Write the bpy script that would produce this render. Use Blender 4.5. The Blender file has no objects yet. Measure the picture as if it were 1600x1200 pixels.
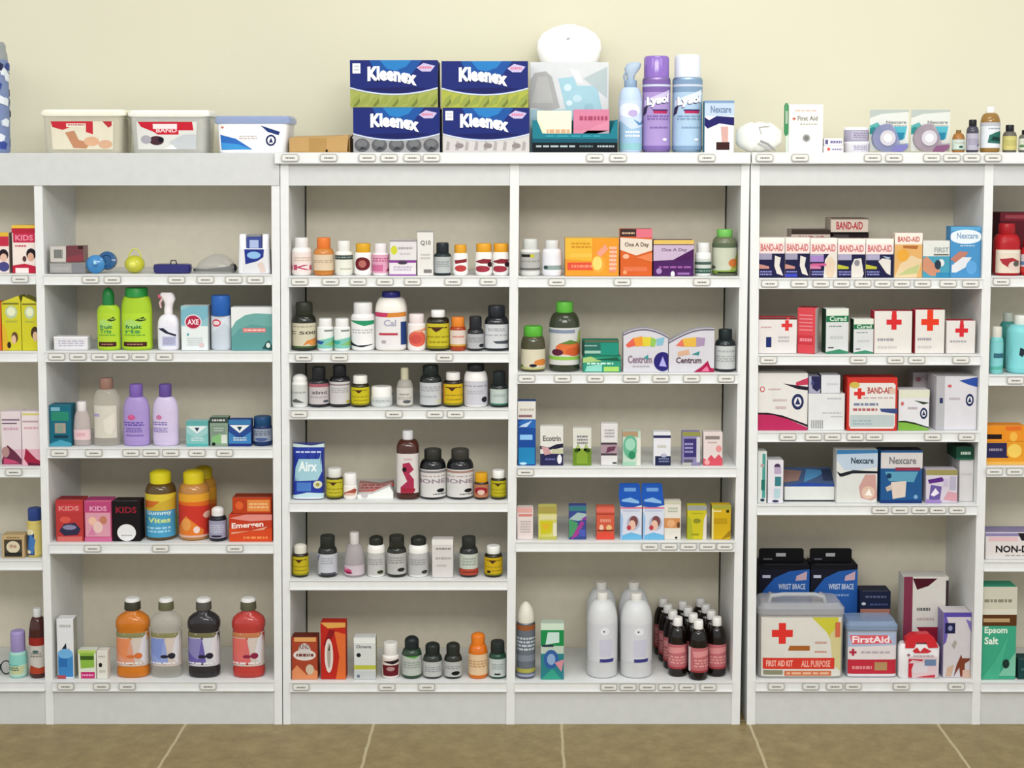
import bpy, math, random
from mathutils import Vector, Matrix
from mathutils.geometry import tessellate_polygon
random.seed(7)
SC = bpy.context.scene
PHR = {}; ITEMS = {}
COL = SC.collection
PI = math.pi

# ------------------------------------------------------------------ camera
F_PX, DIST, CX, HOR = 2340.0, 3.9, 829.0, 258.0
TILT = math.atan(F_PX/30400.0)
CY = HOR + F_PX*math.tan(TILT)
def ray(px, py):
    a = (px-CX)/F_PX; b = -(py-CY)/F_PX
    y = math.cos(TILT)+b*math.sin(TILT); z = -math.sin(TILT)+b*math.cos(TILT)
    return a/y, z/y
CAM_Z = -ray(800, 1132)[1]*DIST
def at(px, py, Y=0.0):
    dx, dz = ray(px, py)
    return dx*(Y+DIST), CAM_Z+dz*(Y+DIST)
cd = bpy.data.cameras.new('camera'); cam = bpy.data.objects.new('camera', cd); COL.objects.link(cam)
cam.location = (0, -DIST, CAM_Z); cam.rotation_euler = (PI/2-TILT, 0, 0)
cd.sensor_width = 36; cd.lens = 36*F_PX/1600; cd.sensor_fit = 'HORIZONTAL'
cd.shift_x = -(CX-800)/1600; cd.shift_y = (CY-600)/1600
cd.clip_start = .05; cd.clip_end = 60
SC.camera = cam

# ------------------------------------------------------------------ light
SC.view_settings.view_transform = 'Standard'; SC.view_settings.look = 'None'
SC.view_settings.gamma = 1; SC.view_settings.use_curve_mapping = False
SC.view_settings.exposure = 0.0
w = bpy.data.worlds.new('world'); SC.world = w; w.use_nodes = True
bg = w.node_tree.nodes['Background']; bg.inputs[0].default_value = (1.0, 1.0, 1.0, 1); bg.inputs[1].default_value = .86
def area(name, loc, sx, sy, power, col, tilt=0):
    l = bpy.data.lights.new(name, 'AREA'); l.shape = 'RECTANGLE'; l.size = sx; l.size_y = sy
    l.energy = power; l.color = col
    o = bpy.data.objects.new(name, l); COL.objects.link(o); o.location = loc
    o.rotation_euler = (tilt, 0, 0); return o
area('front_fill_light', (0.45, -1.25, 2.7), 1.3, .6, 16, (1, .96, .88), math.radians(22))
area('front_fill_light', (-1.7, -2.3, 2.6), 1.2, .6, 10, (.96, 1, .97), math.radians(40))
area('front_fill_light', (0.1, -3.6, 2.6), 2.4, .6, 62, (1, .985, .95), math.radians(58))  # added fill lamp on the camera side, brightens the shelf interiors
area('front_fill_light', (2.2, -2.3, 2.6), 1.2, .6, 9, (1, .97, .95), math.radians(40))

# ------------------------------------------------------------------ materials
def lin(c): return c/12.92 if c <= .04045 else ((c+.055)/1.055)**2.4
def rgb(h):
    if len(h) == 3: h = ''.join(x*2 for x in h)
    return tuple(lin(int(h[i:i+2], 16)/255) for i in (0, 2, 4))+(1,)
MC = {}
KIND = {'paper': (.55, 1, 0), 'plastic': (.32, 1, 0), 'gloss': (.12, 1, 0), 'clear': (.12, .32, 0), 'film': (.15, .55, 0),
        'liquid': (.1, .9, 0), 'glass': (.08, .93, 0), 'metal': (.35, 1, .8), 'shelf': (.42, 1, 0), 'matte': (.8, 1, 0)}
def mat(h, kind='paper'):
    k = (h, kind)
    if k in MC: return MC[k]
    m = bpy.data.materials.new(kind+'_'+h); m.use_nodes = True
    nt = m.node_tree; b = nt.nodes['Principled BSDF']
    r, al, me = KIND[kind]; c = rgb(h)
    if kind != 'shelf':
        q = .82+.18*max(c[:3]); c = tuple(x*q for x in c[:3])+(1,)
    tc = nt.nodes.new('ShaderNodeTexCoord'); nz = nt.nodes.new('ShaderNodeTexNoise'); nz.inputs['Scale'].default_value = 35
    nz.inputs['Detail'].default_value = 3
    rp = nt.nodes.new('ShaderNodeValToRGB')
    rp.color_ramp.elements[0].position = .3; rp.color_ramp.elements[1].position = .7
    rp.color_ramp.elements[0].color = tuple(x*.95 for x in c[:3])+(1,); rp.color_ramp.elements[1].color = c
    nt.links.new(tc.outputs['Object'], nz.inputs['Vector']); nt.links.new(nz.outputs['Fac'], rp.inputs[0])
    nt.links.new(rp.outputs[0], b.inputs['Base Color'])
    b.inputs['Roughness'].default_value = r; b.inputs['Alpha'].default_value = al; b.inputs['Metallic'].default_value = me
    b.inputs['Specular IOR Level'].default_value = .45 if kind in ('gloss', 'glass', 'liquid', 'clear') else (.25 if kind == 'plastic' else .14)
    MC[k] = m; return m

# ------------------------------------------------------------------ mesh builder
TXT = {}
def text_mesh(s):
    off = .055 if s in ('Kleenex', 'Lysol') else .03
    if s in TXT: return TXT[s]
    c = bpy.data.curves.new('t', 'FONT'); c.body = s; c.size = 1; c.offset = off; c.resolution_u = 2
    o = bpy.data.objects.new('t', c); COL.objects.link(o)
    me = bpy.data.meshes.new_from_object(o)
    me.calc_loop_triangles()
    V = [v.co.copy() for v in me.vertices]; Tt = [tuple(t.vertices) for t in me.loop_triangles]
    bpy.data.objects.remove(o); bpy.data.curves.remove(c); bpy.data.meshes.remove(me)
    x0 = min(v.x for v in V); x1 = max(v.x for v in V); y0 = min(v.y for v in V); y1 = max(v.y for v in V)
    TXT[s] = ([((v.x-x0)/(x1-x0), (v.y-y0)/(y1-y0)) for v in V], Tt); return TXT[s]

def sgnp(v, p): return math.copysign(abs(v)**p, v)

class M:
    def __init__(s): s.v = []; s.f = []; s.m = []; s.sm = []; s.mats = []; s.xf = None
    def mi(s, m):
        if isinstance(m, str): m = mat(m)
        if isinstance(m, tuple): m = mat(*m)
        if m not in s.mats: s.mats.append(m)
        return s.mats.index(m)
    def add(s, V, Fs, m, smooth=False):
        o = len(s.v); i = s.mi(m)
        for p in V:
            p = Vector(p)
            if s.xf is not None: p = s.xf @ p
            s.v.append(tuple(p))
        for f in Fs: s.f.append(tuple(o+a for a in f)); s.m.append(i); s.sm.append(smooth)
    def box(s, x0, x1, y0, y1, z0, z1, m, bev=.0008, side=None, top=None):
        cx, cy, cz = (x0+x1)/2, (y0+y1)/2, (z0+z1)/2; a, b, c = (x1-x0)/2, (y1-y0)/2, (z1-z0)/2
        bev = min(bev, a*.45, b*.45, c*.45)
        V = []; idx = {}
        for sx in (-1, 1):
            for sy in (-1, 1):
                for sz in (-1, 1):
                    for k in range(3):
                        q = [sx*(a-bev), sy*(b-bev), sz*(c-bev)]; q[k] += (sx, sy, sz)[k]*bev
                        idx[(sx, sy, sz, k)] = len(V); V.append(Vector(q))
        Fm = []; Fs = []; Ft = []
        S = (-1, 1)
        def put(lst, f):
            n = (V[f[1]]-V[f[0]]).cross(V[f[2]]-V[f[0]]); ce = sum((V[i] for i in f), Vector())/len(f)
            lst.append(tuple(f) if n.dot(ce) > 0 else tuple(reversed(f)))
        cyc = ((-1, -1), (1, -1), (1, 1), (-1, 1))
        for g in S:
            put(Fs, [idx[(g, p, q, 0)] for p, q in cyc]); put(Fm, [idx[(p, g, q, 1)] for p, q in cyc]); put(Ft, [idx[(p, q, g, 2)] for p, q in cyc])
        for p in S:
            for q in S:
                put(Fm, [idx[(-1, p, q, 1)], idx[(1, p, q, 1)], idx[(1, p, q, 2)], idx[(-1, p, q, 2)]])
                put(Fm, [idx[(p, -1, q, 0)], idx[(p, 1, q, 0)], idx[(p, 1, q, 2)], idx[(p, -1, q, 2)]])
                put(Fm, [idx[(p, q, -1, 0)], idx[(p, q, 1, 0)], idx[(p, q, 1, 1)], idx[(p, q, -1, 1)]])
                for r in S: put(Fm, [idx[(p, q, r, 0)], idx[(p, q, r, 1)], idx[(p, q, r, 2)]])
        V = [v+Vector((cx, cy, cz)) for v in V]
        s.add(V, Fm, m); s.add(V, Fs, side or m); s.add(V, Ft, top or m)
    def loft(s, rings, m, seg=36, ribs=0, cx=0, cy=0, caps=(1, 1)):
        V = []; Fc = []
        for r in rings:
            z, rx, ry = r[:3]; n = r[3] if len(r) > 3 else 2; ox = r[4] if len(r) > 4 else 0; oy = r[5] if len(r) > 5 else 0
            for i in range(seg):
                a = 2*PI*i/seg; k = 1-(.03 if ribs and i % 2 else 0)
                V.append((cx+ox+k*rx*sgnp(math.sin(a), 2/n), cy+oy-k*ry*sgnp(math.cos(a), 2/n), z))
        for j in range(len(rings)-1):
            for i in range(seg):
                k = (i+1) % seg
                Fc.append((j*seg+i, j*seg+k, (j+1)*seg+k, (j+1)*seg+i))
        s.add(V, Fc, m, True)
        n0 = len(rings)-1
        if caps[0]: s.add(V[:seg], [tuple(reversed(range(seg)))], m, True)
        if caps[1]: s.add(V[n0*seg:], [tuple(range(seg))], m, True)
    def ell(s, c, r, m, seg=20, rows=12):
        R = []
        for j in range(rows+1):
            a = -PI/2+PI*j/rows; q = max(math.cos(a), .02)
            R.append((c[2]+r[2]*math.sin(a), r[0]*q, r[1]*q))
        s.loft(R, m, seg, cx=c[0], cy=c[1])
    def prism(s, pts, y0, y1, m, edge=None):
        n = len(pts)
        ar = sum(pts[i][0]*pts[(i+1) % n][1]-pts[(i+1) % n][0]*pts[i][1] for i in range(n))
        if ar < 0: pts = pts[::-1]
        tr = tessellate_polygon([[Vector((x, z, 0)) for x, z in pts]])
        V = [(x, y0, z) for x, z in pts]+[(x, y1, z) for x, z in pts]
        Fc = []
        for t in tr:
            a, b, c = [Vector((pts[i][0], pts[i][1], 0)) for i in t]
            if (b-a).cross(c-a).z < 0: t = (t[0], t[2], t[1])
            Fc.append(tuple(t)); Fc.append(tuple(i+n for i in (t[0], t[2], t[1])))
        s.add(V, Fc, m)
        s.add(V, [(i, i+n, (i+1) % n+n, (i+1) % n) for i in range(n)], edge or m)
    def tube(s, pts, r, m, seg=10):
        P_ = [Vector(p) for p in pts]; V = []; Fc = []
        rr = r if isinstance(r, (list, tuple)) else [r]*len(P_)
        for i, p in enumerate(P_):
            d = (P_[min(i+1, len(P_)-1)]-P_[max(i-1, 0)]).normalized()
            u = d.cross(Vector((0, 1, 0)));
            if u.length < .1: u = d.cross(Vector((1, 0, 0)))
            u.normalize(); w_ = d.cross(u)
            for k in range(seg):
                a = 2*PI*k/seg; V.append(p+(u*math.cos(a)+w_*math.sin(a))*rr[i])
        for j in range(len(P_)-1):
            for k in range(seg):
                q = (k+1) % seg; Fc.append((j*seg+k, (j+1)*seg+k, (j+1)*seg+q, j*seg+q))
        Fc.append(tuple(range(seg))); Fc.append(tuple(reversed(range((len(P_)-1)*seg, len(P_)*seg))))
        s.add(V, Fc, m, True)
    # -- printed art; fn(u, v, k) gives a point
    def art(s, items, fn, asp, wrap=False):
        k = 0
        for it in items:
            k += 1; ty = it[0]; col = it[-1]
            if isinstance(col, str): col = mat(col)
            if ty == 'T':
                _, tx, u0, v0, u1, v1, bend, slope, col2 = it
                V, Tr = text_mesh(tx); P2 = []
                for a, b in V:
                    P2.append((u0+(u1-u0)*a, v0+(v1-v0)*b+bend*(1-(2*a-1)**2)+slope*a))
                tris = [(P2[a], P2[b], P2[c]) for a, b, c in Tr]
            else:
                if ty == 'R': polys = [[(it[1], it[2]), (it[3], it[2]), (it[3], it[4]), (it[1], it[4])]]
                elif ty == 'E': polys = [[(it[1]+it[3]*math.cos(2*PI*i/24), it[2]+it[4]*math.sin(2*PI*i/24)) for i in range(24)]]
                elif ty == 'P': polys = [it[1]]
                elif ty == 'X':
                    cu, cv, r = it[1:4]; rv = r*asp; q = r*.34; qv = q*asp
                    polys = [[(cu-r, cv-qv), (cu-q, cv-qv), (cu-q, cv+qv), (cu-r, cv+qv)], [(cu+q, cv-qv), (cu+r, cv-qv), (cu+r, cv+qv), (cu+q, cv+qv)], [(cu-q, cv-rv), (cu+q, cv-rv), (cu+q, cv+rv), (cu-q, cv+rv)]]
                elif ty == 'L':
                    u0, v0, u1, v1, n = it[1:6]; polys = []; hh = (v1-v0)/n
                    for i in range(n):
                        x = u0+random.random()*.06*(u1-u0); va = v0+i*hh+hh*.22; vb = v0+(i+1)*hh-hh*.22
                        while x < u1-.04*(u1-u0):
                            e = min(u1, x+(u1-u0)*random.uniform(.07, .22)); polys.append([(x, va), (e, va), (e, vb), (x, vb)]); x = e+(u1-u0)*.04
                tris = []
                for p in polys:
                    for t in tessellate_polygon([[Vector((a, b, 0)) for a, b in p]]): tris.append(tuple(p[i] for i in t))
            if wrap:
                out = []; st = tris
                while st:
                    t = st.pop(); us = [q[0] for q in t]
                    if max(us)-min(us) > .035:
                        e = max(range(3), key=lambda i: abs(t[i][0]-t[(i+1) % 3][0])); a, b, c = t[e], t[(e+1) % 3], t[(e+2) % 3]
                        mm = ((a[0]+b[0])/2, (a[1]+b[1])/2); st += [(a, mm, c), (mm, b, c)]
                    else: out.append(t)
                tris = out
            V = []; Fc = []
            for t in tris:
                t = tuple((min(1, max(0, q[0])), min(1, max(.002, q[1]))) for q in t)
                ar = (t[1][0]-t[0][0])*(t[2][1]-t[0][1])-(t[2][0]-t[0][0])*(t[1][1]-t[0][1])
                if abs(ar) < 1e-9: continue
                if ar < 0: t = (t[0], t[2], t[1])
                o = len(V); V += [fn(q[0], q[1], k) for q in t]; Fc.append((o, o+1, o+2))
            if Fc: s.add(V, Fc, it[-1])
    def obj(s, name, parent=None, loc=(0, 0, 0), rz=0):
        me = bpy.data.meshes.new(name); me.from_pydata(s.v, [], s.f); me.update()
        for m in s.mats: me.materials.append(m)
        me.polygons.foreach_set('material_index', s.m); me.polygons.foreach_set('use_smooth', s.sm)
        me.set_sharp_from_angle(angle=math.radians(38))
        o = bpy.data.objects.new(name, me); COL.objects.link(o)
        o.location = loc; o.rotation_euler = (0, 0, rz)
        if parent: o.parent = parent
        return o

def R(u0, v0, u1, v1, c): return ('R', u0, v0, u1, v1, c)
def E(cu, cv, ru, rv, c): return ('E', cu, cv, ru, rv, c)
def P(pts, c): return ('P', pts, c)
def T(s, u0, v0, u1, v1, c, bend=0, slope=0): return ('T', s, u0, v0, u1, v1, bend, slope, c)
def X(cu, cv, r, c): return ('X', cu, cv, r, c)
def L(u0, v0, u1, v1, n, c): return ('L', u0, v0, u1, v1, n, c)

def tag(o, label, cat, group=None):
    for k_, ph in PHR.items():
        if cat != 'price tag' and ph in label: ITEMS.setdefault(k_, []).append((o, label.replace(ph, '').strip(' ,')))
    o['label'] = label; o['category'] = cat
    if group: o['group'] = group
    return o
def thing(name, label, cat, loc, rz=0, group=None):
    o = bpy.data.objects.new(name, None); o.empty_display_size = .02; COL.objects.link(o)
    o.location = loc; o.rotation_euler = (0, 0, rz); return tag(o, label, cat, group)
def struct(o): o['kind'] = 'structure'; return o

# ------------------------------------------------------------------ room
SHELF_D = .28
wallm = bpy.data.materials.new('painted_wall'); wallm.use_nodes = True
nt = wallm.node_tree; b = nt.nodes['Principled BSDF']; b.inputs['Roughness'].default_value = .75
tc = nt.nodes.new('ShaderNodeTexCoord'); nz = nt.nodes.new('ShaderNodeTexNoise'); nz.inputs['Scale'].default_value = 2.2; nz.inputs['Detail'].default_value = 5
rp = nt.nodes.new('ShaderNodeValToRGB'); rp.color_ramp.elements[0].color = rgb('cbc8b2'); rp.color_ramp.elements[1].color = rgb('d3cfb8')
nt.links.new(tc.outputs['Object'], nz.inputs['Vector']); nt.links.new(nz.outputs['Fac'], rp.inputs[0]); nt.links.new(rp.outputs[0], b.inputs['Base Color'])
n2 = nt.nodes.new('ShaderNodeTexNoise'); n2.inputs['Scale'].default_value = 90; bp = nt.nodes.new('ShaderNodeBump'); bp.inputs['Strength'].default_value = .08; bp.inputs['Distance'].default_value = .004
nt.links.new(tc.outputs['Object'], n2.inputs['Vector']); nt.links.new(n2.outputs['Fac'], bp.inputs['Height']); nt.links.new(bp.outputs[0], b.inputs['Normal'])
m = M(); m.box(-3.2, 3.2, .32, .42, 0, 2.9, wallm, .001); struct(m.obj('wall_back'))

fm = bpy.data.materials.new('stone_tile'); fm.use_nodes = True
nt = fm.node_tree; b = nt.nodes['Principled BSDF']; b.inputs['Roughness'].default_value = .5
tc = nt.nodes.new('ShaderNodeTexCoord'); sp = nt.nodes.new('ShaderNodeSeparateXYZ'); nt.links.new(tc.outputs['Object'], sp.inputs[0])
def mth(op, a, bb=None):
    n = nt.nodes.new('ShaderNodeMath'); n.operation = op
    for i, q in enumerate((a, bb)):
        if q is None: continue
        if isinstance(q, (int, float)): n.inputs[i].default_value = q
        else: nt.links.new(q, n.inputs[i])
    return n.outputs[0]
gx = [at(p, 1134)[0] for p in (290, 585, 877, 1170, 1466)]; TP = (gx[4]-gx[0])/4; gx0 = sum(gx)/5-2*TP
wob = nt.nodes.new('ShaderNodeTexNoise'); wob.inputs['Scale'].default_value = 14; nt.links.new(tc.outputs['Object'], wob.inputs['Vector'])
wo = mth('MULTIPLY', mth('SUBTRACT', wob.outputs['Fac'], .5), .008)
def grout(o, off):
    fr = mth('FRACT', mth('DIVIDE', mth('ADD', mth('SUBTRACT', o, off-50*TP), wo), TP))
    d = mth('MINIMUM', fr, mth('SUBTRACT', 1.0, fr)); return mth('LESS_THAN', d, .0036/TP)
gr = mth('MAXIMUM', grout(sp.outputs[0], gx0), grout(sp.outputs[1], .03))
nz = nt.nodes.new('ShaderNodeTexNoise'); nz.inputs['Scale'].default_value = 16; nz.inputs['Detail'].default_value = 12; nz.inputs['Roughness'].default_value = .78
rp = nt.nodes.new('ShaderNodeValToRGB'); e = rp.color_ramp.elements
e[0].position = .32; e[0].color = rgb('766543'); e[1].position = .7; e[1].color = rgb('9a8a60'); q = e.new(.52); q.color = rgb('88784f')
nt.links.new(tc.outputs['Object'], nz.inputs['Vector']); nt.links.new(nz.outputs['Fac'], rp.inputs[0])
mx = nt.nodes.new('ShaderNodeMix'); mx.data_type = 'RGBA'; nt.links.new(gr, mx.inputs[0]); nt.links.new(rp.outputs[0], mx.inputs[6]); mx.inputs[7].default_value = rgb('b0a480')
nt.links.new(mx.outputs[2], b.inputs['Base Color'])
m = M(); m.box(-3.2, 3.2, -4.6, .42, -.1, 0, fm, .001); struct(m.obj('floor'))

# ------------------------------------------------------------------ shelving units
WH = ('c9cbca', 'shelf'); WH2 = ('dee0df', 'shelf'); BK = ('ddd6c3', 'shelf')
LIPH = .0275; BD = .018
ORD = ['top', 'second', 'third', 'fourth', 'fifth', 'bottom']
BAYN = {'A': 'far-left bay', 'B': 'left bay', 'C': 'middle-left bay', 'D': 'middle-right bay', 'E': 'right bay', 'F': 'far-right bay'}
LIPS = {'A': (444, 565, 745, 890, 1079), 'B': (445, 565, 715, 864, 1079), 'C': (448, 566, 654.5, 799, 921, 1080),
        'D': (448.7, 599, 745, 861, 1080), 'E': (451, 570, 690, 804, 1079), 'F': (448, 602, 744, 892, 1080)}
ZS = {}
for k, l in LIPS.items():
    for i, py in enumerate(l):
        ZS[k+str(i+1)] = at(800, py)[1]+LIPH+.0004
        PHR[k+str(i+1)] = ('bottom' if i == len(l)-1 else ORD[i])+' shelf, '+BAYN[k]
ZTOP = at(800, 239)[1]; ZH0 = at(800, 290)[1]; ZK = at(800, 1080)[1]
for k, nme in (('T1', 'left unit'), ('T2', 'middle unit'), ('T3', 'right unit')): ZS[k] = ZTOP+.0014 if k != 'T1' else ZTOP+.0004; PHR[k] = 'on top of the '+nme
def xp(pt, pb, z):      # post edge given at picture rows 290 and 1130, at height z
    xt, zt = at(pt, 290); xb, zb = at(pb, 1130); return xt+(xb-xt)*(zt-z)/(zt-zb)
def slab(m, pa, pb, z0, z1, y0, y1, mt):   # panel between two near-vertical edges
    V = [(xp(*p, z), y, z) for z in (z0, z1) for y in (y0, y1) for p in (pa, pb)]
    m.add(V, [(0, 2, 3, 1), (4, 5, 7, 6), (0, 1, 5, 4), (2, 6, 7, 3), (0, 4, 6, 2), (1, 3, 7, 5)], mt)
BAYX = {}
def unit(label, posts, bays, strip, ztop):
    for i, b_ in enumerate(bays): BAYX[b_] = (posts[i][1], posts[i+1][0])
    x0 = xp(*posts[0][0], .7); x1 = xp(*posts[-1][1], .7)
    root = thing('shelving_unit', label, 'shelving unit', (0, 0, 0), 0, 'white shelving units along the wall')
    for a, bb in posts:
        m = M(); slab(m, a, bb, 0, ztop-.022, .0, SHELF_D, WH2); m.obj('side_panel', root)
    gp = 2.6 if strip and bays == 'CD' else 0; q0, q1 = posts[0][1], posts[-1][0]
    m = M(); slab(m, (q0[0]+gp, q0[1]+gp), (q1[0]-gp, q1[1]-gp), .0, ztop-.022, SHELF_D, SHELF_D+.012, BK); m.obj('back_panel', root)
    e0 = xp(*posts[0][0], ztop); e1 = xp(*posts[-1][1], ztop)
    m = M(); m.box(e0+.0005, e1-.0005, -.012 if strip else .021, .315, ztop-.022, ztop, WH2, .0015); tb = m.obj('top_board', root)
    if strip:
        m = M(); L_ = e0-(.012 if bays == 'CD' else -.0005); m.box(L_, e1-.0005, -.015, -.0125, ztop-.028, ztop+.001, WH2, .0008)
        m.box(L_, e1-.0005, -.018, -.0155, ztop-.028, ztop-.025, WH, .0006); m.obj('label_rail', tb)
    if not strip:
        m = M(); m.box(e0+.0005, e1-.0005, -.003, .0205, ZH0, ztop, WH, .001); m.obj('header_panel', root)
    for i, bay in enumerate(bays):
        pa, pb = posts[i][1], posts[i+1][0]
        if strip: m = M(); slab(m, pa, pb, ZH0, ztop-.023, .003, .02, WH); m.obj('header_panel', root)
        m = M(); slab(m, pa, pb, 0, ZK-.001, .003, .02, WH); m.obj('kick_board', root)
        for py in LIPS[bay]:
            z = at(800, py)[1]+LIPH
            m = M(); slab(m, pa, pb, z-BD, z, .001, SHELF_D-.002, WH2); sh = m.obj('shelf', root)
            m = M(); slab(m, pa, pb, z-LIPH, z, -.0045, .0005, WH2)
            slab(m, pa, pb, z-LIPH, z-LIPH+.003, -.0075, -.0045, WH2); slab(m, pa, pb, z-.003, z, -.0075, -.0045, WH2)
            m.obj('label_rail', sh)
    return root
zt1 = ZTOP
unit('white shelving unit on the left with a plain deep header', [((-297, -264), (-284, -251)), ((53, 72), (66, 84)), ((424, 429), (437, 441))], 'AB', False, zt1)
unit('white shelving unit in the middle under the tissue boxes', [((438, 442.5), (451, 454)), ((797, 791), (811, 804)), ((1158, 1143), (1171, 1156))], 'CD', True, zt1)
unit('white shelving unit on the right beside the dark gap', [((1173, 1167), (1187, 1180)), ((1538, 1518), (1552, 1531)), ((1888, 1859), (1901, 1872))], 'EF', True, zt1)

# shelf tags
TAGS = {'T2': (455, 515, 575, 609, 645, 675, 929, 965, 1103), 'T3': (1193, 1248, 1361, 1394, 1453, 1484, 1515, 1548),
 'A1': (33,), 'A3': (23,), 'B1': (143, 177, 277, 322, 366, 400), 'B2': (90, 123, 157, 190, 220, 258), 'B3': (94, 148, 206, 237, 268, 309, 352),
 'B4': (146, 252, 368), 'B5': (104, 160, 200, 326), 'C1': (469, 517, 560, 602, 645, 708, 763), 'C2': (475, 531, 695), 'C3': (468, 616, 680, 712),
 'C6': (471, 605, 667), 'D1': (870, 972, 1096), 'D2': (823, 879, 930, 986, 1032, 1080, 1134), 'D3': (821,), 'D4': (1015, 1045, 1075, 1105, 1132),
 'D5': (951, 981, 1011, 1041, 1073, 1106), 'E1': (1202, 1248, 1282, 1314, 1347, 1378, 1408, 1440, 1480, 1515), 'E2': (1200, 1340, 1398, 1431, 1500),
 'E3': (1230, 1270, 1300, 1335, 1365, 1456, 1509), 'E4': (1374, 1405, 1436, 1464, 1494), 'E5': (1212, 1266, 1303, 1332, 1407, 1493), 'F1': (1563,), 'F2': (1585,), 'F3': (1552, 1584)}
m = M(); tw, th = .045, .0195
def rr(w_, h_, r, n=5):
    out = []
    for cx, cz, a0 in ((w_/2-r, h_/2-r, 0), (-w_/2+r, h_/2-r, PI/2), (-w_/2+r, -h_/2+r, PI), (w_/2-r, -h_/2+r, 1.5*PI)):
        for i in range(n+1): a = a0+PI/2*i/n; out.append((cx+r*math.cos(a), cz+r*math.sin(a)))
    return out
m.prism(rr(tw, th, .006), -.0012, 0, ('b4b3ad', 'plastic')); m.prism(rr(tw-.005, th-.005, .004), -.0016, -.0011, 'e0dfda')
m.art([L(.24, .3, .78, .62, 1, '6d6c68')], lambda u, v, k: (-tw/2+u*tw, -.0017-k*.0001, -th/2+v*th), 1)
tag0 = m.obj('price_tag', None)
first = True; PT = []
for key, xs in TAGS.items():
    z = ZS[key]-LIPH/2; yy = -.0195 if key[0] == 'T' else -.0079
    for px in xs:
        o = tag0 if first else tag0.copy()
        if not first: COL.objects.link(o)
        first = False
        py = 245 if key[0] == 'T' else LIPS[key[0]][int(key[1])-1]-8
        o.location = (at(px, py)[0], yy, z)
        one = len(xs) == 1
        tag(o, 'small white price tag on the rail, '+PHR[key], 'price tag', 'price tags on the rail, '+PHR[key]); PT.append((key, o))

# ------------------------------------------------------------------ product builders
class Rec: pass
def place(sh, x0, x1, yt, s, dp, on=None, mid=False):
    zb = on.top if on else ZS[sh]
    Y = s+(dp/2 if mid else 0)
    a, ztop = at(x0, yt, Y)
    pyb = yt
    for _ in range(4):                      # picture row of the base, for the mid-height reading of x
        zz = at(x0, pyb, Y)[1]; pyb += (zz-zb)*560
    pm = (yt+pyb)/2
    xa = at(x0, pm, Y)[0]; xb = at(x1, pm, Y)[0]
    if sh[0] in BAYX:
        pa, pb = BAYX[sh[0]]
        xa = max(xa, max(xp(*pa, zb), xp(*pa, ztop))+.0012); xb = min(xb, min(xp(*pb, zb), xp(*pb, ztop))-.0012)
    return (xa+xb)/2, xb-xa, zb, ztop-zb
def bx(sh, x0, x1, yt, label, base, art=(), dp=.045, s=.012, side=None, top=None, rz=0, name='medicine_box', cat='box', on=None, sart=None, kind='paper', group=None):
    xc, w_, zb, h = place(sh, x0, x1, yt, s, dp, on)
    if rz:
        w_ = max(.01, (w_-dp*abs(math.sin(rz)))/math.cos(rz))
    m = M(); m.box(-w_/2, w_/2, -dp/2, dp/2, 0, h, (base, kind), .0012, (side, kind) if side else None, (top, kind) if top else None)
    m.art(art, lambda u, v, k: (-w_/2+u*w_, -dp/2-.00012-k*.00007, v*h), w_/h)
    if sart:
        sg = -1 if xc > 0 else 1
        m.art(sart, lambda u, v, k: (sg*(w_/2+.00012+k*.00007), sg*(-dp/2+u*dp), v*h), dp/h)
    # tuck-flap slot on the lid
    m.box(-w_*.42, w_*.42, -dp*.5+.002, -dp*.5+.0026, h, h+.0002, ('9a9894', 'paper'), .00005)
    o = m.obj(name, None, (xc, s+dp/2, zb), rz)
    tag(o, label+', '+PHR[sh], cat, group or ('boxes on the '+PHR[sh]).replace('on the on', 'on'))
    r = Rec(); r.o = o; r.top = zb+h+.0004; r.x = xc; r.w = w_; r.h = h; r.z = zb; r.y = s; return r

def ringat(rings, z):
    for a, b_ in zip(rings, rings[1:]):
        if a[0] <= z <= b_[0] and b_[0] > a[0]:
            t = (z-a[0])/(b_[0]-a[0])
            return a[1]+(b_[1]-a[1])*t, a[2]+(b_[2]-a[2])*t, (a[3] if len(a) > 3 else 2)
    return rings[-1][1], rings[-1][2], 2
def wrapfn(rings, z0, z1, span, off=.0004):
    def fn(u, v, k):
        z = z0+v*(z1-z0); rx, ry, n = ringat(rings, z); q = off+k*.00009; rx += q; ry += q
        if n <= 2.6:
            a = (u-.5)*math.radians(span)
            return rx*sgnp(math.sin(a), 2/n), -ry*sgnp(math.cos(a), 2/n), z
        x = (2*u-1)*.97; return x*rx, -ry*(max(0, 1-abs(x)**n))**(1/n), z
    return fn
def body_rings(Rx, Ry, sh_, zc, nr, n=2, waist=0):
    out = [(0, Rx*.86, Ry*.86, n), (.002, Rx*.95, Ry*.95, n), (.006, Rx, Ry, n)]
    if waist:
        for i in range(1, 8):
            t = i/8; z = .006+(sh_-.006)*t; k = 1-waist*math.sin(PI*t)**2; out.append((z, Rx*k, Ry*k, n))
    out.append((sh_, Rx, Ry, n))
    for i in range(1, 9):
        a = PI/2*i/8; k = nr+(Rx-nr)*math.cos(a)**.9 if i < 8 else nr; ky = min(nr, Ry)+(Ry-min(nr, Ry))*(math.cos(a)**.9 if i < 8 else 0)
        out.append((sh_+(zc-sh_)*math.sin(a)**1.1, k, ky, n+(2-n)*i/8 if n > 2 else n))
    return out
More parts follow.
